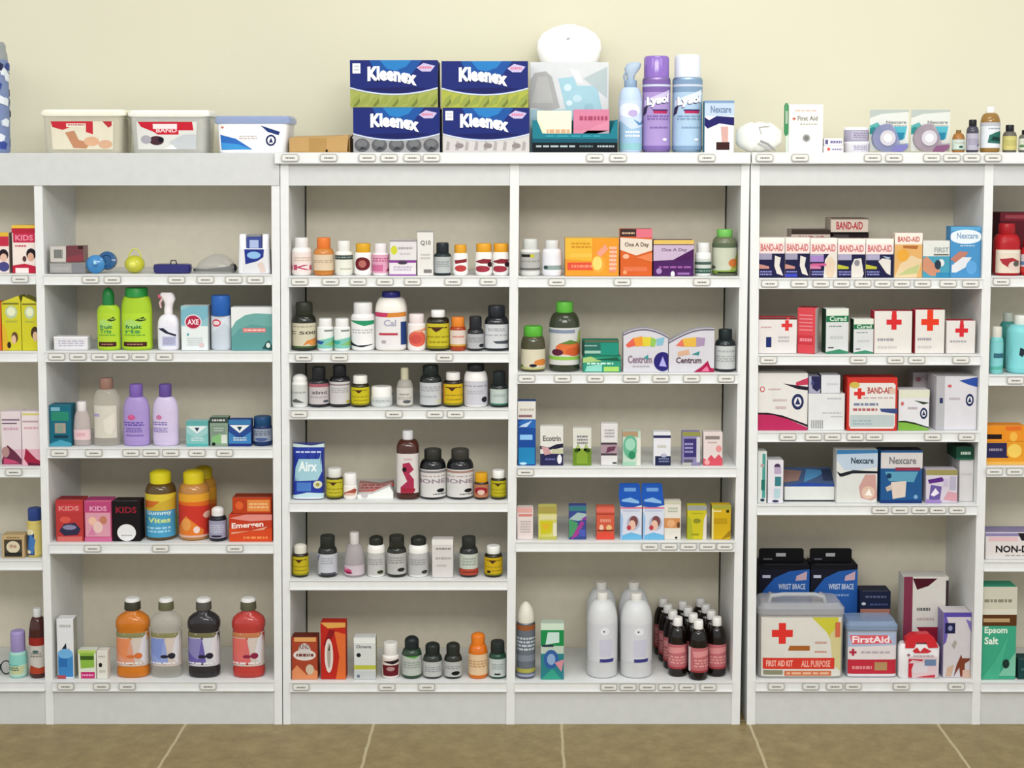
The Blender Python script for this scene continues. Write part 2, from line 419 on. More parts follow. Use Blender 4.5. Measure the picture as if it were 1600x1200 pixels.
def bot(sh, x0, x1, yt, label, body, cap, lab=None, art=(), caph=.2, capr=.62, shd=.66, s=.012, n=2, oval=1, bk='plastic', ck='plastic', name='pill_bottle', cat='bottle', lz=(.08, .62), span=200, on=None, neck=None, nub=None, dome=0, waist=0, ribs=1, capn='cap', sub=None, group=None, rz=0, yc=None):
    dp0 = .03
    for _ in range(3):
        xc, w_, zb, h = place(sh, x0, x1, yt, s, dp0, on, True); dp0 = w_*oval
    Rx, Ry = w_/2, w_*oval/2
    lz = (max(lz[0], .0066/h), min(lz[1], shd-.004))
    root = thing(name, label+', '+PHR[sh], cat, (xc, s+Ry, zb), rz, group or ('bottles on the '+PHR[sh]).replace('on the on', 'on'))
    zc = h*(1-caph); nr = neck*Rx if neck else capr*Rx*.9
    rg = body_rings(Rx, Ry, h*shd, zc, nr, n, waist)
    m = M(); m.loft(rg, (body, bk)); m.obj('bottle_body', root)
    cr = capr*Rx; m = M()
    cb = zc-.0015
    if dome: rgs = [(cb, cr*.98, cr*.98), (cb+(h-cb)*(1-dome), cr, cr)]+[(cb+(h-cb)*(1-dome+dome*math.sin(PI/2*i/5)), cr*max(math.cos(PI/2*i/5), .12), cr*max(math.cos(PI/2*i/5), .12)) for i in range(1, 6)]
    else: rgs = [(cb, cr*.97, cr*.97), (cb+.001, cr, cr), (h-(h-cb)*.14, cr, cr), (h-(h-cb)*.03, cr*.95, cr*.95), (h, cr*.86, cr*.86)]
    m.loft(rgs, (cap, ck), 48, ribs)
    if nub: m.loft([(h-.001, cr*.5, cr*.5), (h+nub*h*.5, cr*.42, cr*.42), (h+nub*h, cr*.3, cr*.3)], (cap, ck), 20)
    m.obj(capn, root)
    if lab is not None:
        m = M(); fn = wrapfn(rg, lz[0]*h, lz[1]*h, span)
        asp = (w_*(1.0 if n > 2.6 else span/115))/((lz[1]-lz[0])*h)
        m.art([R(0, 0, 1, 1, (lab, 'paper'))]+list(art), fn, asp, True); m.obj('label', root)
    r = Rec(); r.o = root; r.top = zb+h; r.x = xc; r.w = w_; r.h = h; r.z = zb; return r
def lid(col, dark=''): return col

# ---- top of the left unit
xc, w_, zb, h = place('T1', -34, 14, 66, .04, .08, None, True)
root = thing('patterned_canister', 'tall blue patterned canister with grey top, on top of the left unit', 'canister', (xc, .08, zb))
rg = [(0, .036, .036), (.004, .0385, .0385), (h*.84, .0385, .0385)]
m = M(); m.loft(rg, ('7f8fb8', 'plastic')); m.obj('canister_body', root)
m = M(); m.loft([(h*.84, .0385, .0385), (h*.9, .037, .037), (h*.92, .034, .034), (h*.97, .034, .034), (h, .029, .029)], ('9aa0a2', 'plastic')); m.obj('lid', root)
m = M(); rnd = random.Random(3); ar = [R(0, 0, 1, 1, '7f8fb8')]
for i in range(46):
    c = rnd.choice(['3e4f9a', '6c83bd', 'a9bcd6', '2c3350', 'c59a7c', '5c9a94', 'dfe6ee', '4a5fae', '8a78b0']); u = rnd.random(); v = rnd.random()*.96
    ar.append(P([(u-.05, v-.03), (u+.04, v-.05), (u+.07, v+.02), (u, v+.05), (u-.06, v+.02)], c))
ar = ar[:1]+[a for a in ar[1:] if all(0 <= q[1] <= 1 for q in a[1])]
m.art(ar, wrapfn(rg, .006, h*.82, 300), 1, True); m.obj('printed_sleeve', root)

def tub(x0, x1, yt, ylid, label, lidc, body, art, bc='film', name='lidded_tub', sh='T1', s=.05, dp=.13, lidkind='plastic', inner=None):
    xc, w_, zb, h = place(sh, x0, x1, yt, s, dp)
    hl = (at(800, yt, s)[1]-at(800, ylid, s)[1])
    root = thing(name, label+', '+PHR[sh], 'tub', (xc, s+dp/2, zb), 0, 'lidded tubs '+PHR[sh])
    hb = h-hl; k = .94
    rg = [(0, w_/2*k*.93, dp/2*.88, 8), (.003, w_/2*k*.95, dp/2*.9, 8), (hb, w_/2*k, dp/2*.95, 8)]
    m = M(); m.loft(rg, (body, bc), 48); m.obj('tub_body', root)
    m = M(); m.loft([(hb-.001, w_/2*.97, dp/2*.97, 8), (hb+.002, w_/2, dp/2, 8), (h-hl*.3, w_/2, dp/2, 8), (h-hl*.25, w_/2*.97, dp/2*.95, 8), (h, w_/2*.95, dp/2*.93, 8)], (lidc, lidkind), 48); m.obj('lid', root)
    if inner:
        m = M(); m.box(-w_/2*.82, w_/2*.82, -dp/2*.75, dp/2*.75, .004, hb-.004, inner, .003); m.obj('contents', root)
    m = M(); m.art(art, wrapfn(rg, .002, hb-.001, 180), w_*.94/hb, True); m.obj('label', root)
    return root
tub(60, 195, 171, 181, 'cream-lidded translucent tub with red band and tan hand picture', 'f1efdc', 'e2dfcc', [
  R(.1, .08, .9, .86, 'ddd6c0'), P([(.1, .86), (.12, .7), (.25, .62), (.38, .72), (.55, .72), (.55, .56), (.64, .5), (.64, .86)], 'c22b38'),
  R(.3, .7, .55, .8, 'e8e0d0'), P([(.76, .86), (.84, .68), (.88, .74), (.88, .86)], 'b8323a'), P([(.28, .55), (.4, .6), (.45, .35), (.6, .25), (.55, .1), (.38, .12)], 'c08a68'),
  E(.62, .3, .1, .13, 'd9ab88'), E(.8, .22, .09, .12, 'd3a98a'), L(.32, .73, .54, .79, 1, 'b55a5a')], inner='cdbf9c')
tub(197, 327, 172, 182, 'white-lidded translucent tub with red banner and dark oval', 'efefe6', 'dcdcd4', [
  R(.08, .08, .88, .86, 'd8d8d2'), P([(.1, .86), (.14, .72), (.3, .58), (.36, .5), (.64, .5), (.64, .62), (.84, .62), (.82, .86)], 'c41f33'),
  R(.3, .66, .62, .8, 'e9dede'), T('BAND', .34, .56, .62, .68, 'e8c8c8'), E(.34, .33, .1, .13, '4a2a34'), E(.4, .36, .04, .07, '141420'), E(.2, .36, .07, .12, 'a9a5ad'),
  P([(.52, .3), (.7, .5), (.88, .5), (.88, .1), (.56, .08)], 'c2c6c8'), P([(.45, .1), (.55, .22), (.62, .08)], 'eeeee6')], inner='bdbbb2')
tub(333, 454, 181, 193, 'white tub with translucent blue lid and blue swooshes', '8ea6da', 'e9eaec', [
  R(.02, .0, .98, 1, 'eceded'), P([(.62, .95), (.9, .72), (.88, .6), (.72, .72)], '243a78'), P([(.04, .08), (.04, .62), (.26, .48), (.5, .1)], '2f6ab8'),
  P([(.04, .1), (.05, .34), (.3, .28), (.5, .09)], '3f93cf'), E(.08, .88, .02, .04, 'd07060'), E(.77, .42, .075, .2, '28305c'), E(.77, .42, .05, .135, 'eceded'),
  P([(.74, .34), (.8, .34), (.77, .52)], '28305c'), L(.3, .45, .58, .6, 2, 'c9b7b2')], bc='plastic', lidkind='film')

# ---- top of the middle unit
xc, w_, zb, h = place('T2', 452, 546, 210, .03, .11)
root = thing('cardboard_tray', 'low brown cardboard tray with raised right flap, on top of the middle unit', 'tray', (xc, .085, zb))
m = M(); h2 = h*.8; m.box(-w_/2, w_/2, -.055, .055, 0, .002, 'b18c58'); m.prism([(-w_/2, .002), (w_/2-.006, .002), (w_/2-.003, h), (w_/2-.03, h*.9), (-w_/2, h2)], -.055, -.053, 'bd9862'); m.box(-w_/2, w_/2, .053, .055, .002, h2, 'a8854f')
m.box(-w_/2, -w_/2+.002, -.053, .053, .002, h2, 'a8854f'); m.box(w_/2-.002, w_/2, -.053, .053, .002, h2, 'a8854f')
m.art([R(.33, .0, .62, 1, 'b08c54'), E(.62, .12, .02, .1, '2a1c10')], lambda u, v, k: (-w_/2+u*w_, -.0552-k*.0001, v*h2), 1); m.obj('tray_body', root)
m = M(); m.add([(-w_/2, -.054, h2), (w_/2, -.054, h2), (w_/2+.0, .0, h), (-w_/2+.01, .0, h2+.006)], [(0, 1, 2, 3), (3, 2, 1, 0)], 'c59f68')
m.add([(w_/2, -.054, h2), (w_/2, .0, h2), (w_/2+.008, -.02, h+.004)], [(0, 1, 2), (2, 1, 0)], '8a6a3c'); m.obj('flap', root)

def kleen(lower, pat, sticker):
    arc = [(i/12, .43-.14*(1-(2*i/12-1)**2)) for i in range(13)]
    a = [R(0, 0, 1, .62, lower)]
    for i in range(9):
        u = .06+i*.11
        if pat == 'leaf': a += [P([(u-.08, .02), (u-.02, .2), (u+.06, .3), (u+.04, .1)], '96a34e')]+([P([(u-.03, .02), (u, .08), (u+.05, .2), (u+.05, .1), (u+.01, .02)], '75803a')] if i % 2 == 0 else [])
        elif pat == 'disc' and i < 5: a += [E(.1+i*.2, .16, .09, .15, '606164'), E(.1+i*.2, .2, .06, .08, '77787a'), P([(.06+i*.2, .05), (.16+i*.2, .08), (.1+i*.2, .14)], '3c3d40')]
        elif pat == 'drop': a += [P([(u-.03, .05), (u-.01, .26), (u+.02, .22), (u+.01, .05)], 'a9a3a0')]; 
        if pat == 'drop' and i % 3 == 1: a += [E(u+.02, .15, .05, .06, '8f8583')]
    a += [P(arc+[(1, 1), (0, 1)], '1c2a74'), P([(.22, 1), (.3, .72), (.5, .62), (.7, .7), (.82, 1)], '1f54a0'), P([(.34, 1), (.42, .82), (.52, .78), (.64, .86), (.7, 1)], '2a7cc0'), P([(.12, .4), (.3, .34), (.55, .3), (.9, .4), (.7, .44), (.4, .42)], '161e5e')]
    a += [P([(x, y+.0) for x, y in arc]+[(x, y-.03) for x, y in arc[::-1]], 'c9d3e4')]
    a += [T('Kleenex', .2, .53, .76, .84, '0f1a5c', .05, -.10), T('Kleenex', .2, .55, .76, .86, 'f4f6fa', .05, -.10)]
    a += [P([(.76, .84), (.84, .94), (.97, .88), (.92, .76), (.82, .76)], 'c3b8dc'), L(.79, .8, .93, .89, 1, 'd37a94')]
    if sticker: a += [R(.03, .72, .12, .93, 'e9ecf0'), L(.045, .76, .105, .9, 2, 'b9bcc4')]
    return a
K = dict(dp=.11, s=.03, name='tissue_box', top='dfe3ea', side='2a3a80', group='four stacked tissue boxes')
k1 = bx('T2', 552, 687, 168, 'blue tissue box with dark grey discs', '9d9da0', kleen('a2a2a4', 'disc', 0), **K)
k2 = bx('T2', 692, 827, 168.5, 'blue tissue box with pale grey lower pattern', 'c9c6c4', kleen('c9c5c3', 'drop', 1), **K)
bx('T2', 547, 684, 94, 'blue and green tissue box with white sticker', 'a2aa58', kleen('a3ab5a', 'leaf', 1), on=k1, **K)
bx('T2', 690, 825, 95.5, 'blue and green tissue box without sticker', 'a8b04c', kleen('abb24c', 'leaf', 0), on=k2, **K)

# white rounded object behind, on a short stem
xc, w_, zb, h = place('T2', 838, 940, 38, .2, .06, None, True)
root = thing('white_dome', 'large white rounded dome rising behind the pillow pack, on top of the middle unit', 'dome', (xc, .235, zb))
m = M(); hh = h; R2 = w_/2
prof = [(hh-.155, R2*.55), (hh-.12, R2*.78), (hh-.09, R2*.93), (hh-.065, R2), (hh-.045, R2*.97), (hh-.025, R2*.82), (hh-.01, R2*.55), (hh, R2*.18)]
m.loft([(z, r, .04*r/R2) for z, r in prof], ('f4f4f2', 'gloss'), 40); m.obj('dome', root)
m = M(); m.loft([(0, .045, .035, 3), (.006, .045, .035, 3), (.01, .03, .025), (hh-.15, .035, .025)], ('eeeeec', 'gloss'), 32); m.obj('stand', root)
m = M(); m.art([E(.5, .5, .5, .5, 'a9a9ac')], lambda u, v, k: (-.008+u*.01, -.0385, hh-.048+v*.01), 1); m.art([L(0, 0, 1, 1, 1, 'c9c9c9')], lambda u, v, k: (-.02+u*.024, -.0405, hh-.058+v*.004), 1); m.obj('logo', root)

bx('T2', 828, 951, 97, 'clear pack with grey pillow and pale blue sheet', 'd2d6d8', [
  R(0, .0, 1, .48, 'a9ccd6'), P([(.0, .5), (.0, .8), (.06, .88), (.2, .9), (.28, .84), (.38, .5), (.25, .46)], 'b0b1b0'), P([(.02, .55), (.1, .84), (.22, .84), (.3, .55)], 'bcbdbb'),
  P([(.36, .82), (.55, .84), (.6, .74), (.85, .74), (.95, .35), (.5, .3), (.42, .6)], 'a3cbd8'), P([(.5, .93), (.62, .9), (.68, .76), (.6, .78)], 'eceef0'),
  P([(.68, .82), (.98, .95), (.98, .6), (.85, .7)], 'b5c4c6'), E(.48, .72, .05, .04, 'c9dfe6'), E(.6, .6, .06, .04, 'bcd8e2'), E(.5, .55, .04, .03, 'd0e2ea'), E(.75, .5, .06, .05, '98c0cf')], dp=.06, s=.13, name='pillow_pack', cat='pack', kind='plastic')
# teal display tray and its two boxes
xc, w_, zb, h = place('T2', 832, 965, 187, .035, .075)
root = thing('display_tray', 'teal counter display tray with black base holding two boxes, on top of the middle unit', 'display tray', (xc, .0725, zb))
m = M(); yf = -.0375
m.box(-w_/2, w_/2, yf, .0375, 0, .002, '16181c'); m.box(-w_/2, w_/2, .0355, .0375, .002, h, '1d7684'); 
m.prism([(-w_/2, .002), (w_/2, .002), (w_/2, h), (w_/2-.006, h), (w_/2-.02, h*.58), (-w_/2+.026, h*.58), (-w_/2+.012, h*.98), (-w_/2, h*.98)], yf, yf+.002, '1e7c8c')
for sx in (-w_/2, w_/2-.002): m.box(sx, sx+.002, yf+.002, .0355, .002, h*.97, '12525e')
m.art([R(0, 0, 1, .3, '0d1418'), R(0, .3, 1, .42, '15566a'), L(.04, .14, .5, .24, 1, 'a9b8bc'), L(.55, .14, .72, .24, 1, '6d8288'), L(.76, .14, .96, .24, 1, 'a9b8bc'), L(.14, .46, .8, .54, 1, '3a9cae')], lambda u, v, k: (-w_/2+u*w_, yf-.0001-k*.0001, v*h), 1); m.obj('tray_body', root)
fk = Rec(); fk.top = zb+.0025
bx('T2', 839, 893, 173, 'small cream box in the teal display tray', 'eeeccb', [R(0, 0, 1, .45, 'e6dcc4'), L(.25, .42, .95, .58, 1, 'd9a884'), E(.35, .22, .08, .07, '2a2c20'), E(.62, .22, .1, .09, 'd6cdb2'), R(0, .0, 1, .12, 'f4f2ec')], dp=.03, s=.045, on=fk, top='f4f2da')
bx('T2', 896, 952, 171, 'small pink and grey box in the teal display tray', 'cf7f9c', [R(.0, .0, 1, .5, 'b8aeba'), P([(0, .5), (1, .5), (1, .75), (.6, .6), (0, .3)], 'd68aa2'), L(.15, .7, .95, .88, 1, 'a84868'), E(.3, .25, .07, .07, '1c1c24'), E(.7, .27, .07, .08, '1c1c24'), E(.5, .3, .06, .06, 'e8dfe4'), R(.1, .02, .9, .12, 'ece8ec')], dp=.03, s=.045, on=fk)

# spray bottles and cans
r_ = bot('T2', 967, 1003, 125, 'pale blue curved air freshener sprayer', 'b9cde4', '8fa9c4', 'c3d3ea', [P([(0, 0), (1, 0), (1, .5), (.5, .42), (.2, .6), (0, .55)], '9bbcd8'), R(0, 0, 1, .14, '8dbfc6'), P([(.55, .62), (.75, .55), (1, .66), (1, .54), (.7, .5)], '5f93bb'), E(.45, .8, .3, .14, 'dfe7f5'), E(.55, .74, .12, .07, 'b8a8d4'), L(.35, .25, .75, .4, 2, 'e8eef6')], caph=.1, capr=.55, shd=.72, lz=(.03, .8), name='air_freshener', oval=.8, s=.05)
zz = r_.h; m = M()
m.loft([(zz-.002, .01, .011), (zz+.012, .011, .013, 3), (zz+.03, .021, .013, 3, .004), (zz+.042, .019, .012, 3, .009), (zz+.046, .012, .009, 3, .012)], ('a9bccf', 'plastic'), 24)
m.obj('spray_head', r_.o); m = M(); m.tube([(-.012, -.004, zz+.022), (-.018, -.006, zz+.008), (-.014, -.006, zz-.006)], .003, ('8fa5bc', 'plastic')); m.obj('trigger', r_.o)
def lys(c1, c2, c3): return [R(0, .82, 1, 1, c2), R(0, .9, 1, .93, 'c8cfe0'), P([(.2, .7), (.8, .86), (.82, .8), (.2, .62)], c3), T('Lysol', .25, .58, .76, .74, '3c3468', 0, .05), T('Lysol', .265, .595, .765, .75, 'f4f4fa', 0, .05), P([(.18, .6), (.3, .64), (.25, .52), (.14, .48)], '3a3350'), R(.42, .52, .72, .555, 'b82a58'), R(.4, .555, .74, .575, '2c2a68'), L(.25, .42, .78, .5, 2, c2), L(.35, .3, .75, .34, 1, c2), E(.66, .15, .05, .02, 'e8e8f4'), R(0, 0, 1, .06, c2)]
bot('T2', 1004, 1047, 88, 'purple disinfectant spray can with purple cap', '9c86bd', '8d6cc0', 'a791c8', lys('a791c8', '7f66a8', 'c9bfe0'), caph=.22, capr=.92, shd=.76, lz=(.01, .755), neck=.9, name='spray_can', cat='spray can', ribs=0, s=.05, bk='metal', ck='gloss', group='disinfectant spray cans on top of the middle unit')
bot('T2', 1051, 1097, 86, 'pale blue disinfectant spray can with white cap', '9fb9d2', 'dde3ea', 'a9c4dc', lys('a9c4dc', '7f9cba', 'd4e0ee'), caph=.23, capr=.9, shd=.75, lz=(.01, .745), neck=.88, name='spray_can', cat='spray can', ribs=0, s=.05, bk='metal', ck='gloss', group='disinfectant spray cans on top of the middle unit')
bx('T2', 1101, 1147, 157, 'blue and white box with wavy navy ribbon', 'dfe3e6', [R(0, .7, 1, 1, 'b9cbe0'), T('Nexcare', .2, .76, .9, .9, '6f87a8'), P([(0, .68), (.15, .62), (.4, .7), (1, .68), (1, .52), (.5, .56), (.1, .46), (0, .52)], '221f66'), P([(.55, .5), (.8, .5), (.8, .12), (.6, .12)], 'cfa59c'), R(.4, .05, .85, .2, '3a1e1c'), R(0, .95, 1, 1, '7d9cc0')], side='4f8fa0', s=.035)
# white wrapped gauze bundle
xc, w_, zb, h = place('T3', 1148, 1222, 190, .05, .07, None, True)
root = thing('gauze_pack', 'puffy white wrapped bundle lying on its side, on top of the right unit', 'pack', (xc, .085, zb))
m = M(); m.xf = Matrix.Translation((0, 0, h*.5)) @ Matrix.Rotation(PI/2, 4, 'Y') @ Matrix.Rotation(.12, 4, 'X')
L0 = w_/2; rgs = []
for i in range(13):
    t = -1+2*i/12; k = (1-abs(t)**3.2*.55)*(1+.05*math.sin(i*2.2)); rgs.append((t*L0*.95, h*.48*k, .032*k, 2.4))
m.loft(rgs, ('ecebe4', 'plastic'), 30); m.obj('wrapped_roll', root)
m = M(); m.tube([(-.004, -.03, h*.8), (.012, -.031, h*.84), (.026, -.026, h*.83)], .0016, 'b9b8b2'); m.tube([(-.002, -.03, h*.78), (.002, -.034, h*.6)], .0016, 'b9b8b2')
m.tube([(.0, -.036, h*.38), (.02, -.036, h*.28), (.04, -.03, h*.06)], .0022, '9c9aa0'); m.tube([(-.006, -.034, h*.3), (.012, -.037, h*.18), (.028, -.034, h*.04)], .002, 'aeaeae'); m.obj('crease_band', root)
r_ = bx('T3', 1232, 1286, 163, 'white boxed pack with small red cross', 'f0efe6', [L(.15, .84, .85, .9, 1, 'e6b8a8'), X(.16, .7, .05, 'c85a50'), T('First Aid', .26, .66, .84, .76, '8c8a80'), L(.3, .56, .85, .62, 1, 'b9b8aa'), E(.52, .3, .11, .08, '9a9a96'), E(.52, .3, .06, .045, '7a7a78')], s=.05, dp=.03)
xc, w_, zb, h = place('T3', 1222, 1236, 161, .035, .01)
root = thing('thermometer', 'slim green stick thermometer leaning before the white pack, on top of the right unit', 'thermometer', (xc, .04, zb))
m = M(); m.tube([(.002, 0, .0), (.002, 0, h*.35)], [.0022, .003], ('cfe2d4', 'plastic')); m.obj('probe', root)
m = M(); m.loft([(h*.34, .003, .003), (h*.4, .006, .004, 3), (h*.95, .006, .004, 3), (h, .003, .003)], ('3f8f5c', 'plastic'), 20); m.box(-.0035, .0035, -.0046, -.0036, h*.58, h*.84, 'a4b8a4'); m.obj('handle', root)
a_ = bx('T3', 1287, 1318, 228, 'small white box with red dot, lower of two', 'e9e6e8', [E(.25, .5, .08, .25, 'd2584c'), L(.4, .25, .95, .7, 1, '8a84a4')], s=.05, dp=.04)
bx('T3', 1288, 1317, 216, 'small white box with violet print, upper of two', 'e6e4ea', [R(.05, .2, .2, .8, '5a5680'), L(.3, .2, .95, .8, 1, '77719c')], s=.05, dp=.04, on=a_)
def roll(x0, x1, yt, label, on, c1, c2):
    xc, w_, zb, h = place('T3', x0, x1, yt, .045, .06, on, True)
    root = thing('tape_roll', label+', on top of the right unit', 'tape roll', (xc, .045+w_/2, zb), 0, 'round tape rolls on top of the right unit')
    rg = [(0, w_*.49, w_*.49), (.001, w_/2, w_/2), (h*.8, w_/2, w_/2)]
    m = M(); m.loft(rg, (c1, 'paper'), 40); m.obj('spool', root)
    m = M(); m.loft([(h*.8, w_*.51, w_*.51), (h*.97, w_*.51, w_*.51), (h, w_*.47, w_*.47)], ('ecebf0', 'plastic'), 40); m.obj('lid', root)
    m = M(); m.art([R(.3, .1, .8, .9, c2), L(.35, .2, .75, .8, 3, '8c88a0'), R(.86, .1, .96, .9, '8a8484')], wrapfn(rg, .002, h*.78, 170), 1, True); m.obj('label', root)
    r = Rec(); r.top = zb+h; return r
q_ = roll(1319, 1358, 221, 'round white tape roll, lower of two', None, 'dad8dc', 'cfcdd8')
roll(1319, 1357, 199, 'round silver-lilac tape roll, upper of two', q_, 'aaa6bc', 'b8b2c4')
def snail(x0, x1, label, c1, c2):
    xc, w_, zb, h = place('T3', x0, x1, 171, .06, .03)
    root = thing('tape_dispenser_pack', label+', on top of the right unit', 'pack', (xc, .075, zb), 0, 'tape dispenser packs on top of the right unit')
    m = M(); m.prism([(-w_/2, .004), (w_/2, .004), (w_/2, h), (-w_/2, h)], .008, .01, 'd7dbd4')
    m.art([R(0, .0, 1, 1, 'd9dcd6'), P([(0, 1), (1, 1), (1, .95), (.3, .9), (.0, .8)], 'b5bfb9'), P([(0, .62), (.2, .7), (.4, .45), (.0, .4)], '5fb0ac'), P([(.0, .55), (.12, .6), (.2, .45), (0, .42)], '2e8e8c'), P([(.62, .6), (.96, .6), (.9, .3), (.7, .25)], '58b4c4'), P([(.7, .45), (.9, .45), (.86, .28), (.74, .26)], '2b87a6'), T('Nexcare', .42, .66, .94, .74, '8f9490'), L(.5, .6, .95, .64, 1, 'b5aaa0')], lambda u, v, k: (-w_/2+u*w_, .0078-k*.0001, .004+v*(h-.004)), 1)
    m.obj('backing_card', root)
    cx, cz, r = -w_*.08, h*.34, h*.33
    pts = [(cx+r*1.05*math.cos(a), cz+r*math.sin(a)) for a in [math.radians(d) for d in range(75, 286, 15)]]+[(w_*.3, h*.01), (w_*.46, h*.12), (w_*.47, h*.22), (w_*.24, h*.2), (w_*.2, h*.36), (w_*.14, h*.5)]
    m = M(); m.prism(pts, -.012, .007, (c1, 'film')); m.obj('dispenser', root)
    m = M(); ro = r*.55
    m.prism([(cx+ro*math.cos(i*PI/12), cz+ro*math.sin(i*PI/12)) for i in range(24)], -.0145, -.0121, ('c9c4cc', 'plastic')); m.prism([(cx+ro*.55*math.cos(i*PI/12), cz+ro*.55*math.sin(i*PI/12)) for i in range(24)], -.0155, -.0146, ('ece8e0', 'plastic')); m.obj('tape_core', root)
    m = M(); m.prism([(0, h*.02), (w_*.3, h*.02), (w_*.44, h*.12), (w_*.44, h*.18), (w_*.1, h*.16)], -.0135, -.0121, (c2, 'plastic')); m.obj('cutter', root)
snail(1362, 1423, 'clear tape dispenser on teal card with blue base', '9aa0c8', '7a78b4')
snail(1427, 1488, 'clear tape dispenser on teal card with mauve base', 'b8a8b4', '86567a')
DK = '1b1c22'
bot('T3', 1488, 1507, 203, 'small amber bottle with pale mint label', 'a9702c', '8a6a38', 'c3d2c8', [L(.25, .55, .75, .8, 2, 'b2a898'), E(.55, .3, .1, .12, '3c5a56'), R(0, 0, 1, .08, '7aa096')], caph=.14, capr=.42, shd=.58, lz=(.03, .6), bk='glass', s=.05, name='dropper_bottle')
bot('T3', 1510, 1529, 187, 'small dark bottle with black cap and grey-lilac label', '4a4858', DK, 'b3afbe', [L(.2, .3, .8, .7, 4, '8d88a0'), P([(.6, .2), (.9, .3), (.9, .6)], '5a5670')], caph=.2, capr=.62, shd=.62, lz=(.03, .58), bk='glass', s=.05, name='syrup_bottle')
bot('T3', 1532, 1562, 167, 'amber bottle with white cap and green print', '9a7434', 'f1f0ea', 'd7dce0', [P([(.35, .2), (.9, .15), (.9, .7), (.6, .62), (.4, .5)], '2f6e62'), P([(.45, .3), (.8, .25), (.85, .4), (.5, .45)], '163c38'), R(0, .86, 1, 1, 'b9bcc4'), L(.35, .72, .8, .8, 1, '8f9ca4')], caph=.13, capr=.42, shd=.66, lz=(.1, .66), bk='glass', s=.045, name='syrup_bottle')
bot('T3', 1567, 1588, 195, 'small bottle with black cap and yellow label', '6a665c', DK, 'c9c078', [L(.2, .3, .8, .7, 3, 'b0a660')], caph=.24, capr=.6, shd=.6, lz=(.04, .6), s=.05, name='syrup_bottle')
bot('T3', 1592, 1614, 203, 'small dark-capped bottle with pale label and green leaf', '70706a', DK, 'd2d6cc', [E(.3, .35, .2, .12, '5f8a58'), L(.3, .6, .8, .8, 2, '9c9c92')], caph=.2, capr=.6, shd=.62, lz=(.04, .66), s=.05, name='syrup_bottle')

# ================================================================== far-left bay
red = 'b3263c'
bx('A1', -20, 14, 363, 'red and cream carton cut by the left edge', 'e8d8d0', [R(0, .9, 1, 1, 'd9b23c'), R(0, .66, 1, .9, 'c03048'), E(.75, .45, .22, .14, '2a1c22'), E(.75, .38, .16, .1, 'dfb8a4'), E(.75, .16, .25, .12, '4a4a86'), R(0, 0, .4, .2, 'd9a0a0')], side='8a8078')
bx('A1', 19, 57, 352, 'red and white carton with child picture and yellow top', 'e9dcd4', [R(0, .94, 1, 1, 'e0bb44'), R(0, .84, 1, .94, red), R(.05, .64, .95, .84, 'c22c4c'), T('KIDS', .14, .68, .88, .8, 'e58aa0'), L(.1, .54, .6, .6, 1, 'c84a60'), E(.78, .4, .2, .12, '201a22'), E(.76, .34, .13, .09, 'd8a890'), E(.5, .3, .08, .06, '5a3a3a'), P([(0, 0), (1, 0), (1, .14), (.5, .2), (0, .16)], 'bb2440'), R(.12, 0, .66, .11, 'efe0dc')], dp=.05, top='e2bc48', sart=[R(0, 0, 1, 1, '4a4038')])
def house(sh, x0, x1, yt, yw, label, base, art, dp=.05, s=.012, name='medicine_box', mid=.5, edge=None):
    xc, w_, zb, h = place(sh, x0, x1, yt, s, dp); hw = h-(at(800, yt, s)[1]-at(800, yw, s)[1])
    m = M(); m.prism([(-w_/2, 0), (w_/2, 0), (w_/2, hw), (-w_/2+w_*mid, h), (-w_/2, hw)], -dp/2, dp/2, base, edge)
    m.art(art, lambda u, v, k: (-w_/2+u*w_, -dp/2-.00012-k*.00007, v*h), w_/h)
    o = m.obj(name, None, (xc, s+dp/2, zb)); tag(o, label+', '+PHR[sh], 'box', 'boxes on the '+PHR[sh]); return o
ya = [R(0, .0, 1, .82, 'ccc62e'), E(.5, .7, .32, .12, 'b9c8a0'), E(.5, .71, .22, .08, 'dfe4c0'), L(.2, .5, .8, .56, 1, 'a9b04a'), P([(0, .0), (.35, 0), (.2, .4), (0, .5)], 'd8b030'), E(.65, .24, .17, .1, '6a4a34'), E(.6, .2, .12, .08, 'dcb898'), E(.35, .1, .1, .06, '3a2a20'), R(.05, .84, .9, .87, '7c7a2a')]
bx('A2', -30, 2, 472, 'orange carton at the left edge', 'd8622c', [L(.1, .3, .9, .6, 3, 'e09a6a')])
house('A2', 3, 33, 462, 472, 'yellow gable-topped carton with child picture, left of two', 'cfc838', ya, edge='8f8c30', mid=.9)
house('A2', 34, 63, 463, 473, 'yellow gable-topped carton with child picture, right of two', 'd2ca3c', [*ya[:4], E(.8, .32, .25, .12, '4a3828'), E(.82, .26, .16, .09, 'd8b494'), R(.05, .84, .9, .87, '7c7a2a')], edge='8f8c30', mid=.1)
pa = [R(.05, .83, .95, .86, '8a7488'), R(.05, .77, .8, .79, '6c5a70'), L(.1, .64, .9, .72, 1, 'c9a0b4'), R(0, 0, 1, .3, 'd8b0c0'), P([(0, .1), (.3, .38), (.7, .25), (1, .12), (1, .02), (0, .02)], '6a3048'), P([(.1, .14), (.6, .1), (.9, .04), (.1, .03)], 'c04a70'), E(.2, .25, .2, .1, 'b08a88')]
bx('A3', 2, 33, 643, 'white carton with pink-purple swirl, left of two', 'dccfd3', pa, dp=.04)
